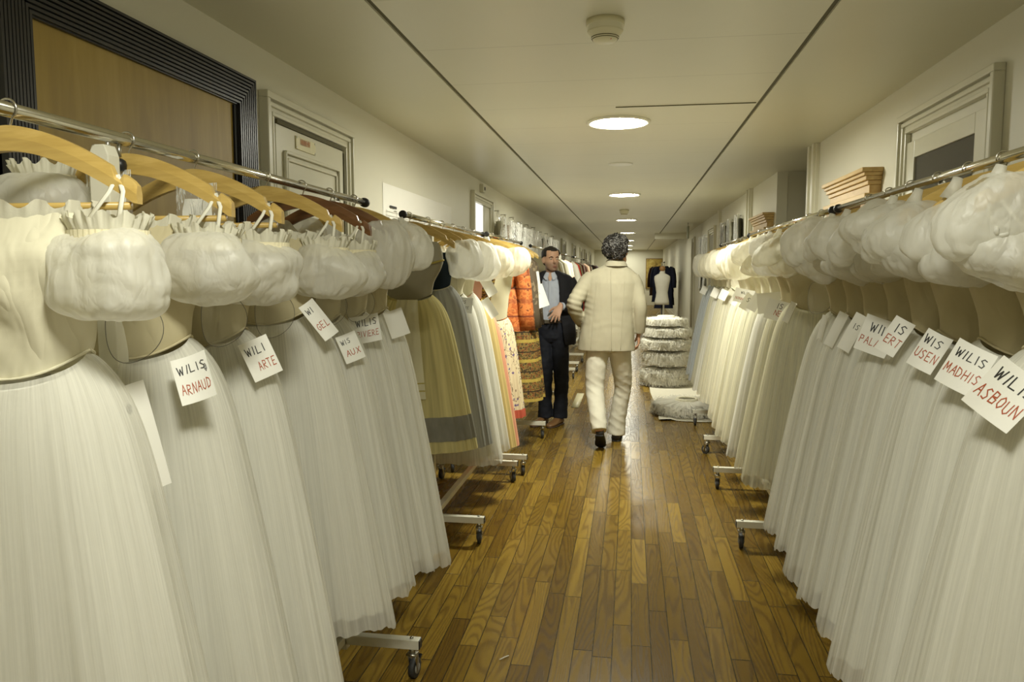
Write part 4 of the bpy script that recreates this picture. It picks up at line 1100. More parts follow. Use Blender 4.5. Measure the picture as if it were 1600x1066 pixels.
def garment_bags():
    # clear covers hung in a row high on the left wall
    spots = [(8.75, .42, 2.12, 1.30, 'with a looped hanger outline'), (9.35, .40, 2.08, 1.3, 'next to the brown strip')]
    ys = [8.78, 9.28, 9.95, 10.65, 11.4, 12.2, 13.1, 14.1, 15.2]
    for i, y in enumerate(ys):
        t = thing('garment_cover', '%s clear plastic garment cover from the camera hung high on the left wall' % ORD[i], 'garment cover', (WL + .1, y, 1.3), 'clear garment covers on the left wall')
        r = np.random.default_rng(300 + i); w = (.26, .24, .34, .36, .40, .42, .48, .52, .58)[i]
        top = 2.10 + .02 * r.uniform(-1, 1)
        P = np.array([[[WL + .115 + .035 * math.sin(u * 5 + i) * math.sin(v * 3 + 1) + .02 * math.sin(u * 11 + v * 6 + i * 2), y + u * w * (.75 + .25 * min(1, v * 4)), top - v * .85] for u in np.linspace(-1, 1, 22)] for v in np.linspace(0, 1, 18)])
        MB().grid(P).build('plastic_cover', M['film_bag'], t)
        Q = P.copy(); Q[..., 0] -= .035; Q[..., 1] = y + (Q[..., 1] - y) * .8; Q[..., 2] -= .05
        c = [(.55, .52, .40), (.30, .20, .11), (.07, .065, .04), (.12, .11, .07), (.06, .055, .03), (.14, .12, .08), (.07, .06, .04), (.12, .1, .07), (.08, .07, .05)][i]
        MB().grid(Q).build('covered_costume', cloth('covered_cloth_%d' % i, c), t)
        a = np.linspace(-.6, PI + .6, 16)
        MB().tube([(WL + .06, y + .05 * math.cos(k), top + .03 + .05 * math.sin(k)) for k in a], .004, 6).build('hook', M['wire'], t)
        MB().tube([(WL + .006, y, top + .075), (WL + .075, y, top + .075)], .006, 8).build('wall_peg', M['steel'], t)
    for i, (y, z) in enumerate(((10.1, 2.2), (10.9, 2.2), (11.7, 2.2), (14.4, 2.15), (15.2, 2.15))):
        t = thing('garment_cover', '%s clear plastic garment cover from the camera hung on the right wall' % ORD[i], 'garment cover', (WR - .1, y, 1.2), 'clear garment covers on the right wall')
        P = np.array([[[WR - .06 - .03 * math.sin(u * 5 + i) * math.sin(v * 3 + 1), y + u * .28 * (.75 + .25 * min(1, v * 4)), z - v * 1.0] for u in np.linspace(-1, 1, 20)] for v in np.linspace(0, 1, 14)])
        MB().grid(P).build('plastic_cover', M['film_bag'], t)
        MB().tube([(WR - .006, y, z - .01), (WR - .09, y, z - .01)], .006, 8).build('wall_peg', M['steel'], t)
        Q = P.copy(); Q[..., 0] += .03; Q[..., 1] = y + (Q[..., 1] - y) * .8; Q[..., 2] -= .05
        MB().grid(Q).build('covered_costume', cloth('covered_grey_%d' % i, (.12 + .1 * (i % 2), .115 + .1 * (i % 2), .08 + .07 * (i % 2))), t)

def tutu(t_label, c, seed, R=.40, layers=5, squash=(1, 1), h=.15, cat='tutu', group='stacked white tutus', name='ballet_tutu', mat='tutu_net'):
    """flat ballet tutu: frilled net layers round a small basque"""
    t = thing(name, t_label, cat, c, group)
    r = np.random.default_rng(seed)
    mb = MB(); n = 260
    th = np.linspace(0, 2 * PI, n, endpoint=False)
    for k in range(layers):
        p = r.uniform(0, 6.28, 4); rows = []
        z0 = h * (.95 - .75 * k / max(1, layers - 1)); rr = R * (.90 + .10 * math.sin(PI * (k + .6) / layers)) * r.uniform(.96, 1.03)
        kf = int(r.integers(24, 34))
        for s in np.linspace(.22, 1, 9):
            w = (.007 * np.sin(kf * th + p[0]) + .005 * np.sin((kf * 2 + 5) * th + p[1]) + .010 * np.sin(7 * th + p[2])) * s ** 1.5
            rad = rr * s * (1 + .025 * np.sin(13 * th + p[3]) * s + .02 * r.uniform(-1, 1, n) * (s > .95))
            droop = -.035 * s ** 3 * (1 + .4 * np.sin(3 * th + p[2]))
            rows.append(np.stack([c[0] + rad * np.cos(th) * squash[0], c[1] + rad * np.sin(th) * squash[1], np.maximum(c[2] + z0 + w + droop, c[2] + .004 + .01 * k)], -1))
        mb.grid(np.array(rows), True)
    core = [(.05, h * .10)] + [(R * (.97 - .03 * math.cos(j * 9.0)), h * (.10 + .075 * j)) for j in range(9)] + [(R * .6, h * .86), (.05, h * .92)]
    lc = MB().lathe(c, [(a * squash[0], b) for a, b in core], 90)
    q = lc.v[0] - np.array(c); an = np.arctan2(q[:, 1], q[:, 0]); f_ = 1 + .045 * np.sin(5 * an + seed + q[:, 2] * 40) + .03 * np.sin(11 * an + 2 * seed + q[:, 2] * 25) + .012 * np.sin(34 * an)
    q[:, :2] *= f_[:, None]
    mb.add(q + np.array(c), lc.f)
    sk = mb.build('net_skirt', M[mat], t)
    # loose net tips along the rim
    tip = MB()
    for j in range(2200):
        a = r.uniform(0, 2 * PI); k = r.uniform(0, 1); l = r.uniform(.03, .075); z = c[2] + h * (.08 + .85 * k)
        rad = R * r.uniform(.94, 1.03)
        e = np.array([math.cos(a) * squash[0], math.sin(a) * squash[1], 0]); s_ = np.array([-math.sin(a), math.cos(a), 0]) * r.uniform(.0014, .0034)
        b = np.array(c) * [1, 1, 0] + e * rad + [0, 0, z]; tg_ = np.array([-e[1], e[0], 0]); q = b + e * l * r.uniform(.05, .55) + tg_ * r.uniform(-.02, .02) - np.array([0, 0, l * r.uniform(.4, 1.1)])
        q[2] = max(q[2], c[2] + .004); b[2] = max(b[2], c[2] + .006)
        tip.add([b - s_, b + s_, q + s_ * .5, q - s_ * .5], [[0, 1, 2, 3]])
    tip.build('net_fringe', M['tutu_net'], sk, kind='stuff')
    MB().lathe((c[0], c[1], c[2] + h * .9), [(.13 * squash[0], -.02), (.115 * squash[0], .015), (.105 * squash[0], .03), (.09 * squash[0], .02)], 32, caps=False).build('basque', M['bodice_l'], t)
    return t

def floor_things():
    # protective sheet on the floor with tutus
    P = []
    for v in np.linspace(0, 1, 16):
        row = []
        for u in np.linspace(0, 1, 12):
            x = .30 + u * .62 - .05 * v; y = 7.5 + v * 3.4
            row.append([x + .012 * math.sin(v * 9), y + .02 * math.sin(u * 8), .003 + .004 * abs(math.sin(u * 9 + v * 7)) + (.012 if (v == 0 and u < .2) else 0)])
        P.append(row)
    tag(MB().grid(np.array(P)).build('floor_sheet', simple('dust_sheet', (.56, .53, .42), .8)), 'pale dust sheet on the floor under the white tutus', 'sheet')
    z = .012
    labs = ['bottom tutu of the tall stack on the floor sheet', 'second tutu from the bottom of the stack on the floor sheet', 'third tutu from the bottom of the stack on the floor sheet', 'fourth tutu from the bottom of the stack on the floor sheet', 'topmost tutu of the stack on the floor sheet']
    for i, (h, R) in enumerate(((.245, .33), (.19, .325), (.15, .325), (.13, .30), (.11, .27))):
        tutu('white ' + labs[i], (.47 + .02 * (i % 2), 9.95 + .03 * i, z), 400 + i, R, 6, (1, 1), h)
        z += h + .012
    tutu('flat white tutu lying alone at the front of the floor sheet', (.60, 7.98, .014), 420, .36, 6, (1, 1.1), .13, group=None)
    # dress form
    t = thing('dress_form', 'white torso dress form with a wooden neck ball on a stand', 'dress form', (.655, 16.0, 0))
    X, Y = .655, 16.0
    prof = [(.79, .150, .095), (.86, .148, .095), (.95, .128, .085), (1.04, .118, .080), (1.14, .132, .090), (1.24, .150, .100), (1.32, .165, .095), (1.38, .158, .080), (1.41, .120, .065), (1.435, .065, .055), (1.47, .050, .050), (1.485, .048, .048)]
    th = np.linspace(0, 2 * PI, 40, endpoint=False)
    rows = np.array([np.stack([X + a * np.cos(th), Y + b * np.sin(th), np.full(40, z)], -1) for z, a, b in prof])
    MB().grid(rows, True, 0, True, True).build('torso', cloth('calico_white', (.74, .72, .62)), t)
    MB().lathe((X, Y, 1.485), [(.03, 0), (.052, .02), (.062, .055), (.052, .09), (.02, .108)], 24).build('neck_ball', wood('turned_wood', (.30, .15, .05), (.38, .2, .07), (.44, .25, .09)), t)
    MB().tube([(X, Y, .80), (X, Y, .06)], .014, 12).build('pole', M['black_plastic'], t)
    for k in range(3):
        a = k * 2.094 + .4
        MB().tube([(X, Y, .10), (X + .12 * math.cos(a), Y + .12 * math.sin(a), .06), (X + .24 * math.cos(a), Y + .24 * math.sin(a), .012)], .011, 8).build('leg', M['black_plastic'], t)
    # cartons on the floor by the far right rack
    for i, (x, y, w, h, lab) in enumerate(((.42, 19.6, .38, .30, 'open brown carton on the floor left of the far dress form'), (.80, 20.2, .46, .26, 'closed pale carton on the floor behind the far dress form'))):
        t = thing('carton', lab, 'box', (x, y, 0))
        m = simple('cardboard_%d' % i, ((.24, .20, .12), (.34, .31, .21))[i], .85)
        b = MB()
        for dx, dy, sx, sy in ((-w / 2, 0, .008, w * .8), (w / 2, 0, .008, w * .8), (0, -w * .4, w, .008), (0, w * .4, w, .008)): b.box((x + dx, y + dy, h / 2 + .002), (sx, sy, h))
        b.box((x, y, .006), (w, w * .8, .008)).build('carton_body', m, t, False)
        for s in (-1, 1):
            R = np.array(Matrix.Rotation((-.9 if i == 0 else .02) * s, 3, 'Y'))
            MB().box((x + s * w * (.68 if i == 0 else .25), y, h + (.075 if i == 0 else .01)), (w * .48, w * .78, .006), R).build('flap', m, t, False)
    # tape mark
    tag(MB().box((-.575, 8.58, .002), (.085, .97, .004)).build('floor_tape', simple('beige_tape', (.50, .45, .26), .5)), 'beige strip of tape on the floor behind the two men', 'tape')
    tag(MB().tube([(-.47, 2.70, .0035), (-.455, 2.715, .006), (-.44, 2.735, .0035)], .0022, 6).build('paper_scrap', M['paper']), 'tiny white scrap lying on the floorboards', 'scrap')
    # end wall picture
    t = thing('wall_picture', 'large golden picture hanging on the far end wall', 'picture', (1.15, Y1 - .03, 1.4))
    n = N('golden_picture'); co = n.coord()
    f = n.noise(co, 3.5, 4, .6, 1.0)
    c = n.ramp(f, [(.3, (.16, .10, .02)), (.5, (.42, .30, .07)), (.65, (.60, .48, .16))])
    MB().box((1.19, Y1 - .03, 1.40), (.98, .03, 1.26)).build('canvas', n.done(n.principled(c, .5)), t, False)
    MB().box((1.19, Y1 - .03, 2.045), (1.04, .05, .03)).box((1.19, Y1 - .03, .755), (1.04, .05, .03)).box((.685, Y1 - .03, 1.4), (.03, .05, 1.32)).box((1.695 - .32, Y1 - .03, 1.4), (.03, .05, 1.32)).build('frame', M['oak_dark'], t, False)
# ------------------------------------------------------------------ people
def ring_loft(mb, rings, n=40, mi=0):
    """rings: (z, cx, cy, rx, ry[, power]) horizontal sections"""
    th = np.linspace(0, 2 * PI, n, endpoint=False); rows = []
    for r in rings:
        z, cx, cy, rx, ry = r[:5]; p = r[5] if len(r) > 5 else 1.0
        c, s = np.cos(th), np.sin(th)
        rows.append(np.stack([cx + rx * np.sign(c) * np.abs(c) ** p, cy + ry * np.sign(s) * np.abs(s) ** p, np.full(n, z)], -1))
    return mb.grid(np.array(rows), True, mi, True, True)

def smooth_path(pts, k=6):
    """Catmull-Rom resampling of rows (x, y, z, a, b)"""
    p = np.array(pts, float); q = np.vstack([2 * p[0] - p[1], p, 2 * p[-1] - p[-2]]); out = []
    for i in range(1, len(q) - 2):
        for t in np.linspace(0, 1, k, endpoint=False):
            a, b, c, d = q[i - 1], q[i], q[i + 1], q[i + 2]
            out.append(.5 * ((2 * b) + (-a + c) * t + (2 * a - 5 * b + 4 * c - d) * t ** 2 + (-a + 3 * b - 3 * c + d) * t ** 3))
    out.append(p[-1]); return np.array(out)

def limb(mb, pts, n=20, ref=(1, 0, 0), k=6):
    s = smooth_path(pts, k)
    return mb.tube(s[:, :3], [(a, b) for a, b in s[:, 3:5]], n, ref=ref)

def head_rings():
    z = [0, .010, .030, .055, .080, .105, .130, .155, .180, .200, .216, .226, .230]
    f = [.072, .084, .090, .088, .086, .084, .088, .089, .083, .072, .055, .033, .008]
    b = [.045, .022, -.015, -.045, -.078, -.092, -.100, -.102, -.097, -.084, -.062, -.036, -.008]
    w = [.024, .041, .055, .063, .068, .071, .074, .076, .075, .068, .052, .032, .008]
    return z, f, b, w

def head(mb, base, yaw, parts=None):
    """base = under the chin on the neck axis; the face looks along -y before yaw"""
    tmp = MB()
    z, f, b, w = head_rings()
    ring_loft(tmp, [(zz, 0, -(ff + bb) / 2, ww, (ff - bb) / 2) for zz, ff, bb, ww in zip(z, f, b, w)], 36)
    # nose, brow, lips, chin, cheeks, ears
    tmp.tube([(0, -.082, .130), (0, -.092, .108), (0, -.104, .086), (0, -.098, .077), (0, -.085, .073)], [(.007, .010), (.009, .012), (.012, .012), (.012, .009), (.009, .006)], 12, ref=(1, 0, 0))
    for s in (-1, 1):
        tmp.ball((s * .0095, -.092, .080), (.007, .009, .006), 10, 8)
        tmp.ball((s * .030, -.079, .132), (.024, .012, .008), 12, 8)
        R = np.array(Matrix.Rotation(s * -.35, 3, 'Z'))
        tmp.ball((s * .076, .004, .104), (.008, .021, .032), 14, 10, R)
        tmp.ball((s * .078, -.002, .082), (.006, .009, .012), 10, 8, R)
    tmp.ball((0, -.085, .046), (.024, .011, .0055), 14, 8)
    tmp.ball((0, -.083, .036), (.020, .011, .0065), 14, 8)
    tmp.ball((0, -.078, .014), (.018, .013, .014), 12, 8)
    Rz = np.array(Matrix.Rotation(yaw, 3, 'Z'))
    base = np.array(base, float)
    off = 0
    V = np.concatenate(tmp.v) @ Rz.T + base
    mb.add(V, tmp.f)
    return lambda p: np.array(p, float) @ Rz.T + base

def hand(mb, wrist, d, palm_n, thumb_side, size=1.0, spread=.12, curl=(.25, .3, .35, .4), tcurl=.3):
    """palm + five bent fingers; d = towards the finger tips, palm_n = out of the back of the hand"""
    d = np.array(d, float); d /= np.linalg.norm(d)
    nrm = np.array(palm_n, float); nrm -= d * (nrm @ d); nrm /= np.linalg.norm(nrm)
    s = np.cross(d, nrm)
    if s @ np.array(thumb_side, float) < 0: s = -s
    w = np.array(wrist, float); k = size
    P = lambda a, b, c: w + (s * a + d * b + nrm * c) * k
    mb.tube([P(0, -.03, 0), P(0, 0, 0), P(.003, .03, 0), P(.002, .065, .002), P(0, .092, .002)], [(.026 * k, .019 * k), (.027 * k, .018 * k), (.036 * k, .016 * k), (.041 * k, .014 * k), (.038 * k, .010 * k)], 18, ref=s)
    L = [.070, .079, .073, .057]
    for i in range(4):
        x = .029 - i * .0195; a = spread * (1.5 - i)
        p = P(x, .080 - abs(i - 1) * .004, .002); dirv = d * math.cos(a) + s * math.sin(a)
        pts = [p]; ang = 0; dv = dirv
        for j, fr in enumerate((.45, .32, .26)):
            ang += curl[i] * (.6 if j == 0 else 1)
            dv = dirv * math.cos(ang) - nrm * math.sin(ang)
            pts.append(pts[-1] + dv * L[i] * fr * k)
        r = [.0098, .0092, .0084, .0066]
        pp = smooth_path([list(q) + [e * k, e * k] for q, e in zip(pts, r)], 4)
        mb.tube(pp[:, :3], list(pp[:, 3]), 10)
    p = P(.024, .018, -.004)
    t1 = p + (s * .75 + d * .62 - nrm * .15) * .036 * k; t2 = t1 + (s * (.55 - tcurl * .3) + d * .8 - nrm * tcurl) * .032 * k; t3 = t2 + (s * (.35 - tcurl * .4) + d * .9 - nrm * tcurl * 1.3) * .024 * k
    pp = smooth_path([list(q) + [e * k, e * k] for q, e in zip((p, t1, t2, t3), (.0135, .0115, .0100, .0070))], 4)
    mb.tube(pp[:, :3], list(pp[:, 3]), 10)

def shoe(parent, heel, toe, mat, sole, w=.045, pitch=None, name='shoe', h=.075):
    heel = np.array(heel, float); toe = np.array(toe, float)
    e = toe - heel; L = np.linalg.norm(e); e /= L
    up = np.array([0, 0, 1.]) - e * e[2]; up /= np.linalg.norm(up)
    mb = MB(); rows = []; so = []
    prof = [(0, .030, .055), (.04, .034, h), (.20, .036, h * 1.02), (.38, .038, h * .85), (.55, .044, h * .62), (.75, .047, h * .48), (.90, .038, h * .40), (.98, .020, h * .30), (1.0, .008, h * .22)]
    th = np.linspace(0, 2 * PI, 22, endpoint=False); s = np.cross(e, up)
    for t, ww, hh in prof:
        c = heel + e * L * t + up * (hh / 2 + .010)
        k = w / .045
        rows.append([c + s * ww * k * np.sign(math.cos(a)) * abs(math.cos(a)) ** .8 + up * hh / 2 * np.sign(math.sin(a)) * abs(math.sin(a)) ** .8 for a in th])
        c2 = heel + e * L * t + up * .007
        so.append([c2 + s * (ww * k + .003) * np.sign(math.cos(a)) * abs(math.cos(a)) ** .6 + up * .008 * np.sign(math.sin(a)) * abs(math.sin(a)) ** .6 for a in th])
    o = mb.grid(np.array(rows), True, 0, True, True).build(name, mat, parent)
    MB().grid(np.array(so), True, 0, True, True).build('sole', sole, o)
    return o

def folds(seed, amp=.004, sc=(16, 16, 9)):
    return lambda co: amp * (vnoise(co, sc, seed, 2) + .6 * (np.abs(vnoise(co, tuple(x * 1.7 for x in sc), seed + 4, 1)) - .25))

def make_skin(name, col, stubble=None, face=None):
    n = N(name); co = n.coord()
    f = n.noise(co, 22, 3)
    c = n.mix(f, tuple(x * .92 for x in col), tuple(x * 1.06 for x in col))
    if stubble:
        # beard shadow over jaw, lips and chin of the modelled head (object space heights)
        sp = n.new('ShaderNodeSeparateXYZ'); n.link(co, sp.inputs[0])
        z0, z1 = stubble
        a = n.new('ShaderNodeMapRange'); n.link(sp.outputs[2], a.inputs[0]); a.inputs[1].default_value = z0 + .095; a.inputs[2].default_value = z0 + .065
        b = n.new('ShaderNodeMapRange'); n.link(sp.outputs[2], b.inputs[0]); b.inputs[1].default_value = z0 - .02; b.inputs[2].default_value = z0 + .005
        m = n.math('MULTIPLY', n.math('MULTIPLY', a.outputs[0], b.outputs[0]), .55)
        c = n.mix(m, c, (.10, .065, .045))
    return n.done(n.principled(c, .5, 0, .35))

def curls(mb, centre, rad, count, seed, R=None, lo=-.75, mi=0, size=.020, front=None):
    r = np.random.default_rng(seed); k = 0
    while k < count:
        v = r.normal(size=3); v /= np.linalg.norm(v)
        if v[2] < lo: continue
        if front is not None and not front(v): continue
        k += 1
        p = np.array(centre) + v * np.array(rad) * (r.uniform(.90, 1.08) + .06 * noise.noise(Vector(v * 2.3)))
        a = np.cross(v, r.normal(size=3)); a /= np.linalg.norm(a); b = np.cross(v, a)
        q = r.uniform(.6, 1.25) * size; ph = r.uniform(0, 6.28); tw = r.uniform(4.2, 7.5)
        pts = [p + (a * math.cos(ph + t * tw) + b * math.sin(ph + t * tw)) * q * (1 - .35 * t) + v * (t - .3) * size * .9 for t in np.linspace(0, 1, 9)]
        mb.tube(pts, [.0030, .0042, .0046, .0046, .0044, .0042, .0038, .0030, .0015], 5, mi=mi if r.uniform() > .28 else mi + 1)

def walking_man():
    t = thing('person', 'man in cream linen suit seen from behind, walking away down the corridor', 'person', (-.16, 6.4, 0))
    skin = make_skin('tanned_skin', (.52, .29, .18))
    linen = cloth('cream_linen_jacket', (.40, .37, .265), 260, .35, .9)
    cotton = cloth('white_cotton_trousers', (.66, .635, .52), 260, .3, .85)
    mb = MB()
    hy = .55 + PI            # faces away (+y) and a little to the right
    place = head(mb, (-.118, 6.375, 1.535), PI - .95)
    limb(mb, [(-.125, 6.41, 1.40, .075, .07), (-.120, 6.395, 1.50, .056, .056), (-.118, 6.38, 1.60, .055, .055)], ref=(1, 0, 0))
    ring_loft(mb, [(.84, -.175, 6.4, .165, .105), (.95, -.175, 6.4, .165, .105), (1.08, -.165, 6.40, .150, .10), (1.25, -.155, 6.40, .175, .115), (1.38, -.150, 6.40, .185, .105), (1.46, -.145, 6.40, .14, .07)], 32)
    shL, elL, wrL = (-.335, 6.41, 1.425), (-.462, 6.29, 1.215), (-.405, 6.47, 1.035)
    shR, elR, wrR = (.035, 6.41, 1.415), (.078, 6.36, 1.18), (.075, 6.43, .955)
    for a, b, c in ((shL, elL, wrL), (shR, elR, wrR)):
        limb(mb, [(*a, .048, .048), (*(np.array(a) * .5 + np.array(b) * .5), .043, .043), (*b, .037, .037), (*(np.array(b) * .5 + np.array(c) * .5), .034, .034), (*c, .025, .022)])
    hand(mb, wrR, (.02, .10, -1), (1, 0, .1), (0, 1, 0), 1.0, .05, (.35, .4, .45, .5))
    hand(mb, wrL, (.25, .35, -1), (-1, 0, .1), (0, 1, 0), 1.0, .05, (.3, .3, .3, .3))
    hipL, knL, anL = (-.262, 6.40, .88), (-.285, 6.37, .49), (-.230, 6.13, .155)
    hipR, knR, anR = (-.088, 6.40, .88), (-.048, 6.56, .475), (-.103, 6.575, .095)
    for a, b, c in ((hipL, knL, anL), (hipR, knR, anR)):
        limb(mb, [(*a, .085, .085), (*b, .052, .055), (*(np.array(b) * .6 + np.array(c) * .4), .050, .055), (*c, .036, .04)])
    body = mb.build('body', skin, t); fuse(body, .0055, 3)
    # trousers
    mb = MB()
    ring_loft(mb, [(.80, -.175, 6.4, .10, .10), (.83, -.175, 6.4, .175, .125), (.90, -.175, 6.40, .187, .132), (.98, -.172, 6.40, .180, .122)], 36)
    limb(mb, [(-.262, 6.40, .88, .098, .110), (-.275, 6.395, .70, .093, .100), (-.286, 6.375, .50, .080, .086), (-.268, 6.29, .36, .076, .082), (-.245, 6.19, .24, .070, .078), (-.233, 6.14, .165, .064, .072)], 26)
    limb(mb, [(-.088, 6.40, .88, .098, .110), (-.068, 6.47, .70, .090, .098), (-.050, 6.555, .49, .076, .082), (-.072, 6.575, .33, .072, .078), (-.096, 6.58, .17, .074, .082), (-.104, 6.582, .055, .082, .092)], 26)
    tr = mb.build('trousers', cotton, t)
    ft = folds(3, .0028, (12, 12, 14))
    def tcr(co):
        w_ = co + np.array(WORLD_LOC[t.name]); o = ft(co)
        for cx_, cy_, cz_, s_, am in ((-.28, 6.33, .50, .012, .006), (-.05, 6.52, .47, .016, .005), (-.10, 6.55, .16, .010, .006), (-.24, 6.16, .24, .010, .006), (-.175, 6.33, .80, .014, .005)):
            e = np.exp(-((w_[:, 0] - cx_) ** 2 + (w_[:, 1] - cy_) ** 2 * .5 + (w_[:, 2] - cz_) ** 2) / s_)
            o = o + .5 * am * e * (1 - 2 * np.abs(np.sin(w_[:, 2] * 42 + (w_[:, 0] - cx_) * 26 + cz_ * 5)))
        return o
    fuse(tr, .007, 4, tcr)
    # jacket
    mb = MB()
    ring_loft(mb, [(.812, -.196, 6.40, .243, .148, .9), (.90, -.192, 6.40, .236, .146, .9), (1.02, -.182, 6.40, .222, .138, .9), (1.14, -.170, 6.40, .212, .132, .9), (1.27, -.158, 6.40, .216, .134, .9), (1.38, -.154, 6.40, .222, .125, .9), (1.445, -.152, 6.40, .212, .105, .95), (1.485, -.148, 6.395, .165, .085, 1), (1.515, -.135, 6.39, .105, .075, 1), (1.54, -.125, 6.385, .075, .070, 1)], 48)
    limb(mb, [(-.312, 6.405, 1.425, .070, .078), (-.360, 6.39, 1.375, .072, .078), (-.415, 6.34, 1.29, .066, .072), (-.458, 6.285, 1.215, .062, .068), (-.452, 6.33, 1.145, .058, .064), (-.425, 6.42, 1.075, .052, .056), (-.405, 6.47, 1.035, .050, .052)], 24)
    limb(mb, [(.010, 6.405, 1.42, .066, .076), (.042, 6.40, 1.36, .066, .074), (.070, 6.38, 1.27, .060, .068), (.082, 6.36, 1.18, .057, .063), (.084, 6.385, 1.07, .053, .057), (.080, 6.42, .965, .051, .054)], 24)
    jk = mb.build('jacket', linen, t)
    fl = folds(8, .0036, (14, 14, 7))
    def crease(co):
        w_ = co + np.array(WORLD_LOC[t.name])
        e = np.exp(-((w_[:, 0] + .455) ** 2 + (w_[:, 1] - 6.30) ** 2 + (w_[:, 2] - 1.20) ** 2) / .012)
        b_ = np.exp(-((w_[:, 2] - 1.04) / .06) ** 2) * (np.abs(w_[:, 0] + .17) < .22)
        return fl(co) + .0045 * e * np.sin(w_[:, 2] * 130 + w_[:, 0] * 40) + .0008 * b_ * np.sin(w_[:, 2] * 95 + 3 * np.sin(w_[:, 0] * 11))
    fuse(jk, .0065, 4, crease)
    th = np.linspace(0, 2 * PI, 40, endpoint=False)
    rows = [np.stack([-.122 + rx * np.cos(th), 6.383 + ry * np.sin(th), z + .012 * np.sin(th) * 0 - .018 * (np.sin(th) > 0) * np.sin(th)], -1) for z, rx, ry in ((1.515, .088, .082), (1.545, .074, .070), (1.568, .069, .066), (1.566, .074, .071), (1.530, .094, .088), (1.518, .098, .092))]
    MB().grid(np.array(rows), True).build('collar', linen, jk)
    # back seam and vent, drawn as a raised stitched line
    sm = MB()
    for z0, z1 in ((.82, 1.50),):
        zz = np.linspace(z0, z1, 30)
        sm.tube([(-.165 + .02 * math.sin(z * 2), 6.40 - np.interp(z, [.81, .9, 1.02, 1.14, 1.27, 1.38, 1.445, 1.5], [.148, .146, .138, .132, .134, .125, .105, .078]) - .0035, z) for z in zz], .0022, 6)
    sm.build('back_seam', linen, jk)
    for x0, x1 in ((-.318, -.275), (-.072, -.045)):
        s2 = MB(); zz = np.linspace(.83, 1.40, 26)
        def yb(x, z):
            rx_ = np.interp(z, [.81, .9, 1.02, 1.14, 1.27, 1.38], [.243, .236, .222, .212, .216, .222]); ry_ = np.interp(z, [.81, .9, 1.02, 1.14, 1.27, 1.38], [.148, .146, .138, .132, .134, .125]); cx_ = np.interp(z, [.81, .9, 1.02, 1.14, 1.27, 1.38], [-.196, -.192, -.182, -.170, -.158, -.154])
            return 6.40 - ry_ * max(.05, 1 - abs((x - cx_) / rx_) ** 2.22) ** (1 / 2.22) - .003
        s2.tube([(np.interp(z, [.83, 1.4], [x0, x1]), yb(np.interp(z, [.83, 1.4], [x0, x1]), z), z) for z in zz], .0018, 6)
        s2.build('panel_seam', linen, jk)
    # hair: dark grey curls
    hair_d = simple('dark_curly_hair', (.022, .019, .016), .55, 0, .4); hair_g = simple('grey_curly_hair', (.13, .125, .115), .5, 0, .4)
    mb = MB()
    c = (-.119, 6.362, 1.673)
    mb.ball(c, (.098, .108, .098), 28, 18)
    P = mb.v[0] - np.array(c)
    mb.v[0] = np.array(c) + P * (1 + .07 * vnoise(P, (30, 30, 30), 2, 2))[:, None]
    face = np.array([math.sin(.95), math.cos(.95), 0])
    curls(mb, c, (.104, .112, .104), 700, 5, lo=-.85, size=.018, front=lambda v: not (v @ face > .35 and v[2] < .45))
    mb.build('hair', [hair_d, hair_g], t)
    black = simple('black_shoe_leather', (.014, .012, .010), .4); sole = simple('black_rubber_sole', (.010, .010, .009), .7)
    shoe(t, (-.231, 6.085, .135), (-.224, 6.275, -.004), black, sole, .043, h=.07)
    shoe(t, (-.105, 6.50, .0), (-.095, 6.79, .0), black, sole, .044)
    return t

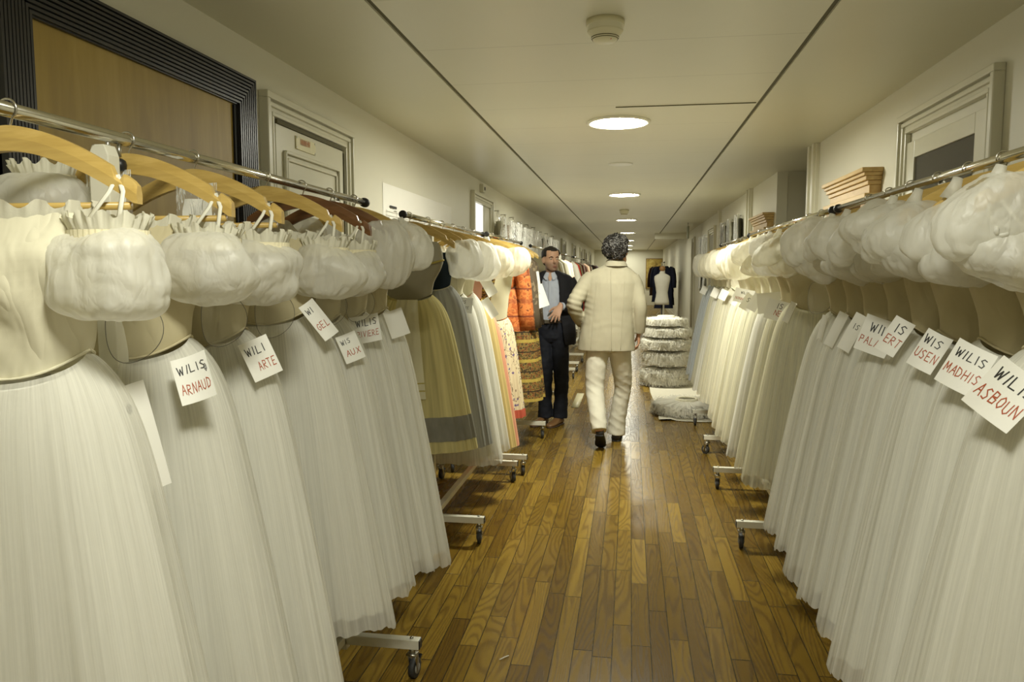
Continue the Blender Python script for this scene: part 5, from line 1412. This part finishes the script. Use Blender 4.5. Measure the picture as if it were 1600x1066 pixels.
def suited_man():
    t = thing('person', 'man in open black jacket and pale blue shirt, hand raised, facing the camera', 'person', (-.73, 7.2, 0))
    skin = make_skin('light_skin_with_beard_shadow', (.66, .40, .27), (1.475, 1.72))
    black = cloth('black_wool_jacket', (.014, .014, .017), 300, .2, .8)
    navy = cloth('dark_navy_trousers', (.016, .018, .026), 300, .2, .8)
    shirt_n = N('pale_blue_striped_shirt'); co = shirt_n.coord()
    sx = shirt_n.new('ShaderNodeSeparateXYZ'); shirt_n.link(co, sx.inputs[0])
    stp = shirt_n.math('LESS_THAN', shirt_n.math('FRACT', shirt_n.math('MULTIPLY', sx.outputs[0], 95.0)), .3)
    cc = shirt_n.mix(stp, (.56, .60, .68), (.46, .51, .62))
    shirt = shirt_n.done(shirt_n.principled(cc, .8, 0, .25))
    mb = MB()
    yaw = .50
    place = head(mb, (-.752, 7.205, 1.478), yaw)
    limb(mb, [(-.752, 7.225, 1.36, .075, .07), (-.750, 7.22, 1.44, .057, .057), (-.750, 7.215, 1.54, .055, .058)])
    ring_loft(mb, [(.84, -.735, 7.22, .150, .10), (.98, -.735, 7.22, .150, .10), (1.15, -.735, 7.22, .150, .10), (1.28, -.735, 7.22, .165, .105), (1.37, -.737, 7.22, .165, .095), (1.43, -.742, 7.22, .11, .07)], 32)
    shL, elL, wrL = (-.572, 7.235, 1.385), (-.500, 7.25, 1.13), (-.640, 7.02, 1.150)
    shR, elR, wrR = (-.900, 7.235, 1.375), (-.955, 7.24, 1.13), (-.925, 7.13, .93)
    for a, b, c in ((shL, elL, wrL), (shR, elR, wrR)):
        limb(mb, [(*a, .046, .046), (*(np.array(a) * .5 + np.array(b) * .5), .042, .042), (*b, .036, .036), (*(np.array(b) * .5 + np.array(c) * .5), .033, .033), (*c, .025, .021)])
    hand(mb, wrL, (-.42, -.22, -.86), (-.15, -.9, .1), (-1, -.2, -.2), 1.06, .17, (.10, .14, .2, .26), .2)
    hand(mb, wrR, (.05, -.1, -1), (-1, 0, 0), (0, -1, 0), 1.0, .05, (.3, .35, .4, .45))
    for a, b, c in (((-.815, 7.22, .86), (-.800, 7.19, .47), (-.800, 7.19, .10)), ((-.660, 7.22, .86), (-.640, 7.19, .47), (-.650, 7.20, .10))):
        limb(mb, [(*a, .080, .08), (*b, .052, .055), (*(np.array(b) * .6 + np.array(c) * .4), .050, .055), (*c, .036, .04)])
    body = mb.build('body', skin, t); fuse(body, .0042, 4)
    # eyes, brows, hair
    white = simple('eye_white', (.62, .58, .52), .3); iris = simple('brown_iris', (.03, .018, .010), .2)
    hair = simple('short_dark_hair', (.018, .014, .011), .55, 0, .4, .2, 60, .5, 300)
    for s in (-1, 1):
        e = MB().ball(place((s * .031, -.0775, .1145)), (.0105, .0105, .0075), 14, 10)
        e.ball(place((s * .031 + .002, -.0860, .1140)), (.0048, .0030, .0050), 10, 8, None, 1)
        e.build('eye', [white, iris], t)
        MB().tube([place((s * x, y, z)) for x, y, z in ((.014, -.0915, .128), (.028, -.0925, .1335), (.044, -.083, .1315), (.052, -.073, .126))], [.0028, .0042, .0038, .0018], 8).build('eyebrow', hair, t)
    MB().ball(place((0, -.0925, .0465)), (.021, .0075, .0042), 14, 8).ball(place((0, -.0915, .0385)), (.018, .0085, .0050), 14, 8).build('lips', simple('lips_tone', (.34, .14, .10), .45), t)
    z, f, b, w = head_rings()
    th = np.linspace(0, 2 * PI, 48, endpoint=False); rows = []
    for zz, ff, bb, ww in zip(z, f, b, w):
        if zz < .05: continue
        rows.append([(zz, ff, bb, ww)])
    mbh = MB(); R = []
    for k in range(24):
        zz = .045 + (.238 - .045) * k / 23
        ff, bb, ww = np.interp(min(zz, .2299), z, f), np.interp(min(zz, .2299), z, b), np.interp(min(zz, .2299), z, w)
        if zz > .222: 
            q = math.sqrt(max(0, 1 - ((zz - .222) / .0165) ** 2)); ff, bb, ww = (ff + .01) * q, (bb - .012) * q, (ww + .012) * q
        row = []
        for a in th:
            x, y = math.cos(a), math.sin(a)          # y>0: back of the head
            cy = -(ff + bb) / 2; ry = (ff - bb) / 2
            # hairline: full above the temples and at the back, pulled under the skin over the face
            front = -y
            lim = .185 + .012 * x * x if front > .55 else (.135 if front > .12 else (.095 if front > -.25 else .045))
            g = max(-1.0, min(1.0, (zz - lim) / .014))
            o = .0095 * g if g > 0 else -.012
            row.append(place((x * (ww + o), cy + y * (ry + o), zz)))
        R.append(row)
    mbh.grid(np.array(R), True, 0, False, True).build('hair', hair, t)
    # shirt
    mb = MB()
    ring_loft(mb, [(.985, -.752, 7.215, .155, .112), (1.10, -.750, 7.215, .160, .116), (1.22, -.745, 7.215, .170, .122), (1.33, -.740, 7.22, .172, .112), (1.40, -.742, 7.22, .130, .088), (1.435, -.748, 7.222, .085, .070)], 44)
    sh = mb.build('shirt', shirt, t); fuse(sh, .007, 3, folds(12, .005, (12, 12, 12)))
    for s in (-1, 1):
        q = []
        for a in np.linspace(0, 1, 12):
            an = -PI / 2 + s * (.16 + a * 2.6)
            r0 = .066 + .004 * a
            zt = 1.462 + .022 * min(1, a * 2); 
            x, y = math.cos(an), math.sin(an)
            wd = .052 - .018 * a
            q.append([(-.750 + x * r0, 7.215 + y * r0 - (.012 if a < .2 else 0), zt), (-.750 + x * (r0 + .014), 7.213 + y * (r0 + .014) - (.012 if a < .2 else 0), zt - wd * .5), (-.750 + x * (r0 + .026) + s * .012 * (1 - a), 7.213 + y * (r0 + .022) - (.014 if a < .2 else 0), zt - wd - .018 * (a < .1))])
        MB().grid(np.array(q)).build('shirt_collar', shirt, sh)
    # open neck: a wedge of skin
    MB().add([(-.750 - .034, 7.136, 1.455), (-.750 + .034, 7.136, 1.455), (-.748, 7.106, 1.365)], [[0, 1, 2], [2, 1, 0]]).build('open_neck', skin, sh, False)
    MB().grid(np.array([[(-.762 + dx, 7.094 + .004 * math.sin(z * 14) + max(0, (z - 1.25)) * .10 - .004 * (dx == .005), z) for dx in (0, .005, .022)] for z in np.linspace(1.0, 1.385, 14)])).build('button_placket', shirt, sh)
    # trousers, belt
    mb = MB()
    ring_loft(mb, [(.80, -.738, 7.22, .09, .09), (.84, -.738, 7.22, .165, .118), (.92, -.740, 7.22, .170, .122), (1.005, -.748, 7.218, .160, .116)], 36)
    for a in ([(-.818, 7.22, .88, .090, .100), (-.812, 7.205, .68, .084, .090), (-.802, 7.19, .47, .072, .078), (-.800, 7.19, .28, .068, .076), (-.800, 7.185, .065, .070, .082)], [(-.665, 7.22, .88, .090, .100), (-.655, 7.205, .68, .084, .090), (-.640, 7.19, .47, .072, .078), (-.645, 7.19, .28, .068, .076), (-.652, 7.19, .065, .070, .082)]):
        limb(mb, a, 24)
    tr = mb.build('trousers', navy, t); fuse(tr, .007, 4, folds(15, .008, (11, 11, 13)))
    th = np.linspace(0, 2 * PI, 48, endpoint=False)
    rows = [np.stack([-.750 + .165 * np.cos(th), 7.217 + .122 * np.sin(th), np.full(48, z_)], -1) for z_ in (.985, .986, 1.018, 1.019)]
    bl = MB().grid(np.array(rows), True).build('belt', simple('dark_brown_leather', (.05, .032, .02), .4), t)
    MB().box((-.775, 7.092, 1.002), (.046, .008, .036)).build('belt_buckle', M['steel'], bl, False, bevel=.003)
    # jacket: open front shell
    zs = [.78, .88, 1.0, 1.12, 1.24, 1.34, 1.40, 1.44, 1.465, 1.48]
    rx = [.222, .222, .215, .208, .205, .208, .200, .168, .110, .082]
    ry = [.160, .158, .150, .146, .142, .134, .122, .105, .090, .082]
    cx = [-.725, -.725, -.730, -.733, -.735, -.737, -.738, -.742, -.748, -.750]
    gapL = [.72, .62, .56, .54, .50, .46, .42, .40, .44, .5]; gapR = [.62, .52, .46, .42, .40, .38, .36, .36, .42, .5]
    mb = MB(); rows = []; rin = []
    for z_, a, b_, c, gl, gr in zip(zs, rx, ry, cx, gapL, gapR):
        an = np.linspace(-PI / 2 + gr, 1.5 * PI - gl, 60)
        rows.append(np.stack([c + a * np.cos(an), 7.225 + b_ * np.sin(an), np.full(60, z_)], -1))
        rin.append(np.stack([c + (a - .012) * np.cos(an), 7.225 + (b_ - .012) * np.sin(an), np.full(60, z_)], -1))
    rows, rin = np.array(rows), np.array(rin)
    allr = np.concatenate([rows, rin[:, ::-1]], 1)
    mb.grid(allr, True, 0, True, True)
    limb(mb, [(-.585, 7.235, 1.385, .066, .074), (-.552, 7.24, 1.33, .066, .072), (-.520, 7.25, 1.23, .060, .066), (-.500, 7.24, 1.14, .058, .062), (-.540, 7.17, 1.125, .056, .058), (-.595, 7.08, 1.140, .050, .050), (-.625, 7.035, 1.148, .046, .046)], 22)
    limb(mb, [(-.890, 7.235, 1.38, .064, .072), (-.925, 7.24, 1.31, .062, .068), (-.950, 7.24, 1.20, .057, .062), (-.955, 7.235, 1.12, .054, .058), (-.940, 7.18, 1.02, .050, .052), (-.928, 7.14, .945, .047, .048)], 22)
    jk = mb.build('jacket', black, t); fuse(jk, .0055, 3, folds(19, .005, (10, 10, 14)))
    for i, s in ((0, 1), (-1, -1)):
        e = rows[:, i]; q = []
        for k in range(3, 9):
            wd = [0, 0, 0, .012, .050, .068, .060, .050, .040, .02][k]
            p = e[k]; q.append([p + np.array([0, -.004, 0]), p + np.array([s * wd * .5, -.014, 0]), p + np.array([s * wd, -.002 + wd * .15, .004])])
        MB().grid(np.array(q)).build('lapel', black, jk)
    # cuffs
    for c0, c1, nm in (((-.622, 7.038, 1.148), (-.642, 7.012, 1.150), 0), ((-.929, 7.142, .95), (-.926, 7.132, .922), 1)):
        MB().tube([c0, c1], .038 if nm == 0 else .036, 18, caps=False).build('shirt_cuff', shirt, t)
    brown = simple('brown_leather_shoe', (.20, .105, .042), .35); sole = simple('brown_sole', (.06, .035, .02), .6)
    shoe(t, (-.790, 7.215, 0), (-.905, 6.985, 0), brown, sole, .043)
    shoe(t, (-.640, 7.215, 0), (-.745, 6.965, 0), brown, sole, .043)
    return t
# ------------------------------------------------------------------ camera and settings
def camera():
    f = 1178.0
    A = Vector((185, 108, -f)).normalized()
    U = Vector((0, -A.z, A.y)).normalized()
    R = A.cross(U)
    cam = bpy.data.cameras.new('camera'); cam.sensor_fit = 'HORIZONTAL'; cam.sensor_width = 36
    cam.lens = f / 1600 * 36; cam.clip_start = .05; cam.clip_end = 100
    o = bpy.data.objects.new('camera', cam); COL.objects.link(o)
    m = Matrix(((R.x, R.y, R.z), (A.x, A.y, A.z), (U.x, U.y, U.z))).to_4x4()
    o.matrix_world = Matrix.Translation((0, 0, 1.47)) @ m
    bpy.context.scene.camera = o
    cam.dof.use_dof = False

def settings():
    sc = bpy.context.scene
    w = bpy.data.worlds.new('world'); sc.world = w; w.use_nodes = True
    b = w.node_tree.nodes['Background']; b.inputs[0].default_value = (.8, .78, .65, 1); b.inputs[1].default_value = .3
    sc.view_settings.view_transform = VIEW
    sc.view_settings.look = 'None'
    sc.view_settings.exposure = EXPO
    sc.view_settings.gamma = 1.0
    c = sc.cycles
    c.max_bounces = 7; c.diffuse_bounces = 5; c.glossy_bounces = 3; c.transmission_bounces = 4; c.transparent_max_bounces = 14
    c.use_denoising = True; c.caustics_reflective = False; c.caustics_refractive = False
    c.sample_clamp_indirect = 6
    c.use_adaptive_sampling = True
VIEW, EXPO = 'Standard', 0.0

def fill_lamps():
    # added unseen lamps in place of light the room throws back up
    for k in range(8):
        y = -1.0 + 4.6 * k
        l = bpy.data.lights.new('bounce_fill', 'AREA'); l.shape = 'RECTANGLE'; l.size = 2.3; l.size_y = 4.5
        l.energy = FILL * (.6, .75, 1, .8, .55, .4, .4, .4)[k]; l.color = (.98, .96, .80)
        o = bpy.data.objects.new('bounce_fill', l); COL.objects.link(o)
        o.location = (-.10, y, 1.93); o.rotation_euler = (PI, 0, 0)
FILL = 11
shell(); doors(); ceiling_fittings(); wall_things()
near_racks(); middle_racks(); costume_racks(); garment_bags(); floor_things()
walking_man(); suited_man()
fill_lamps()
camera(); settings()
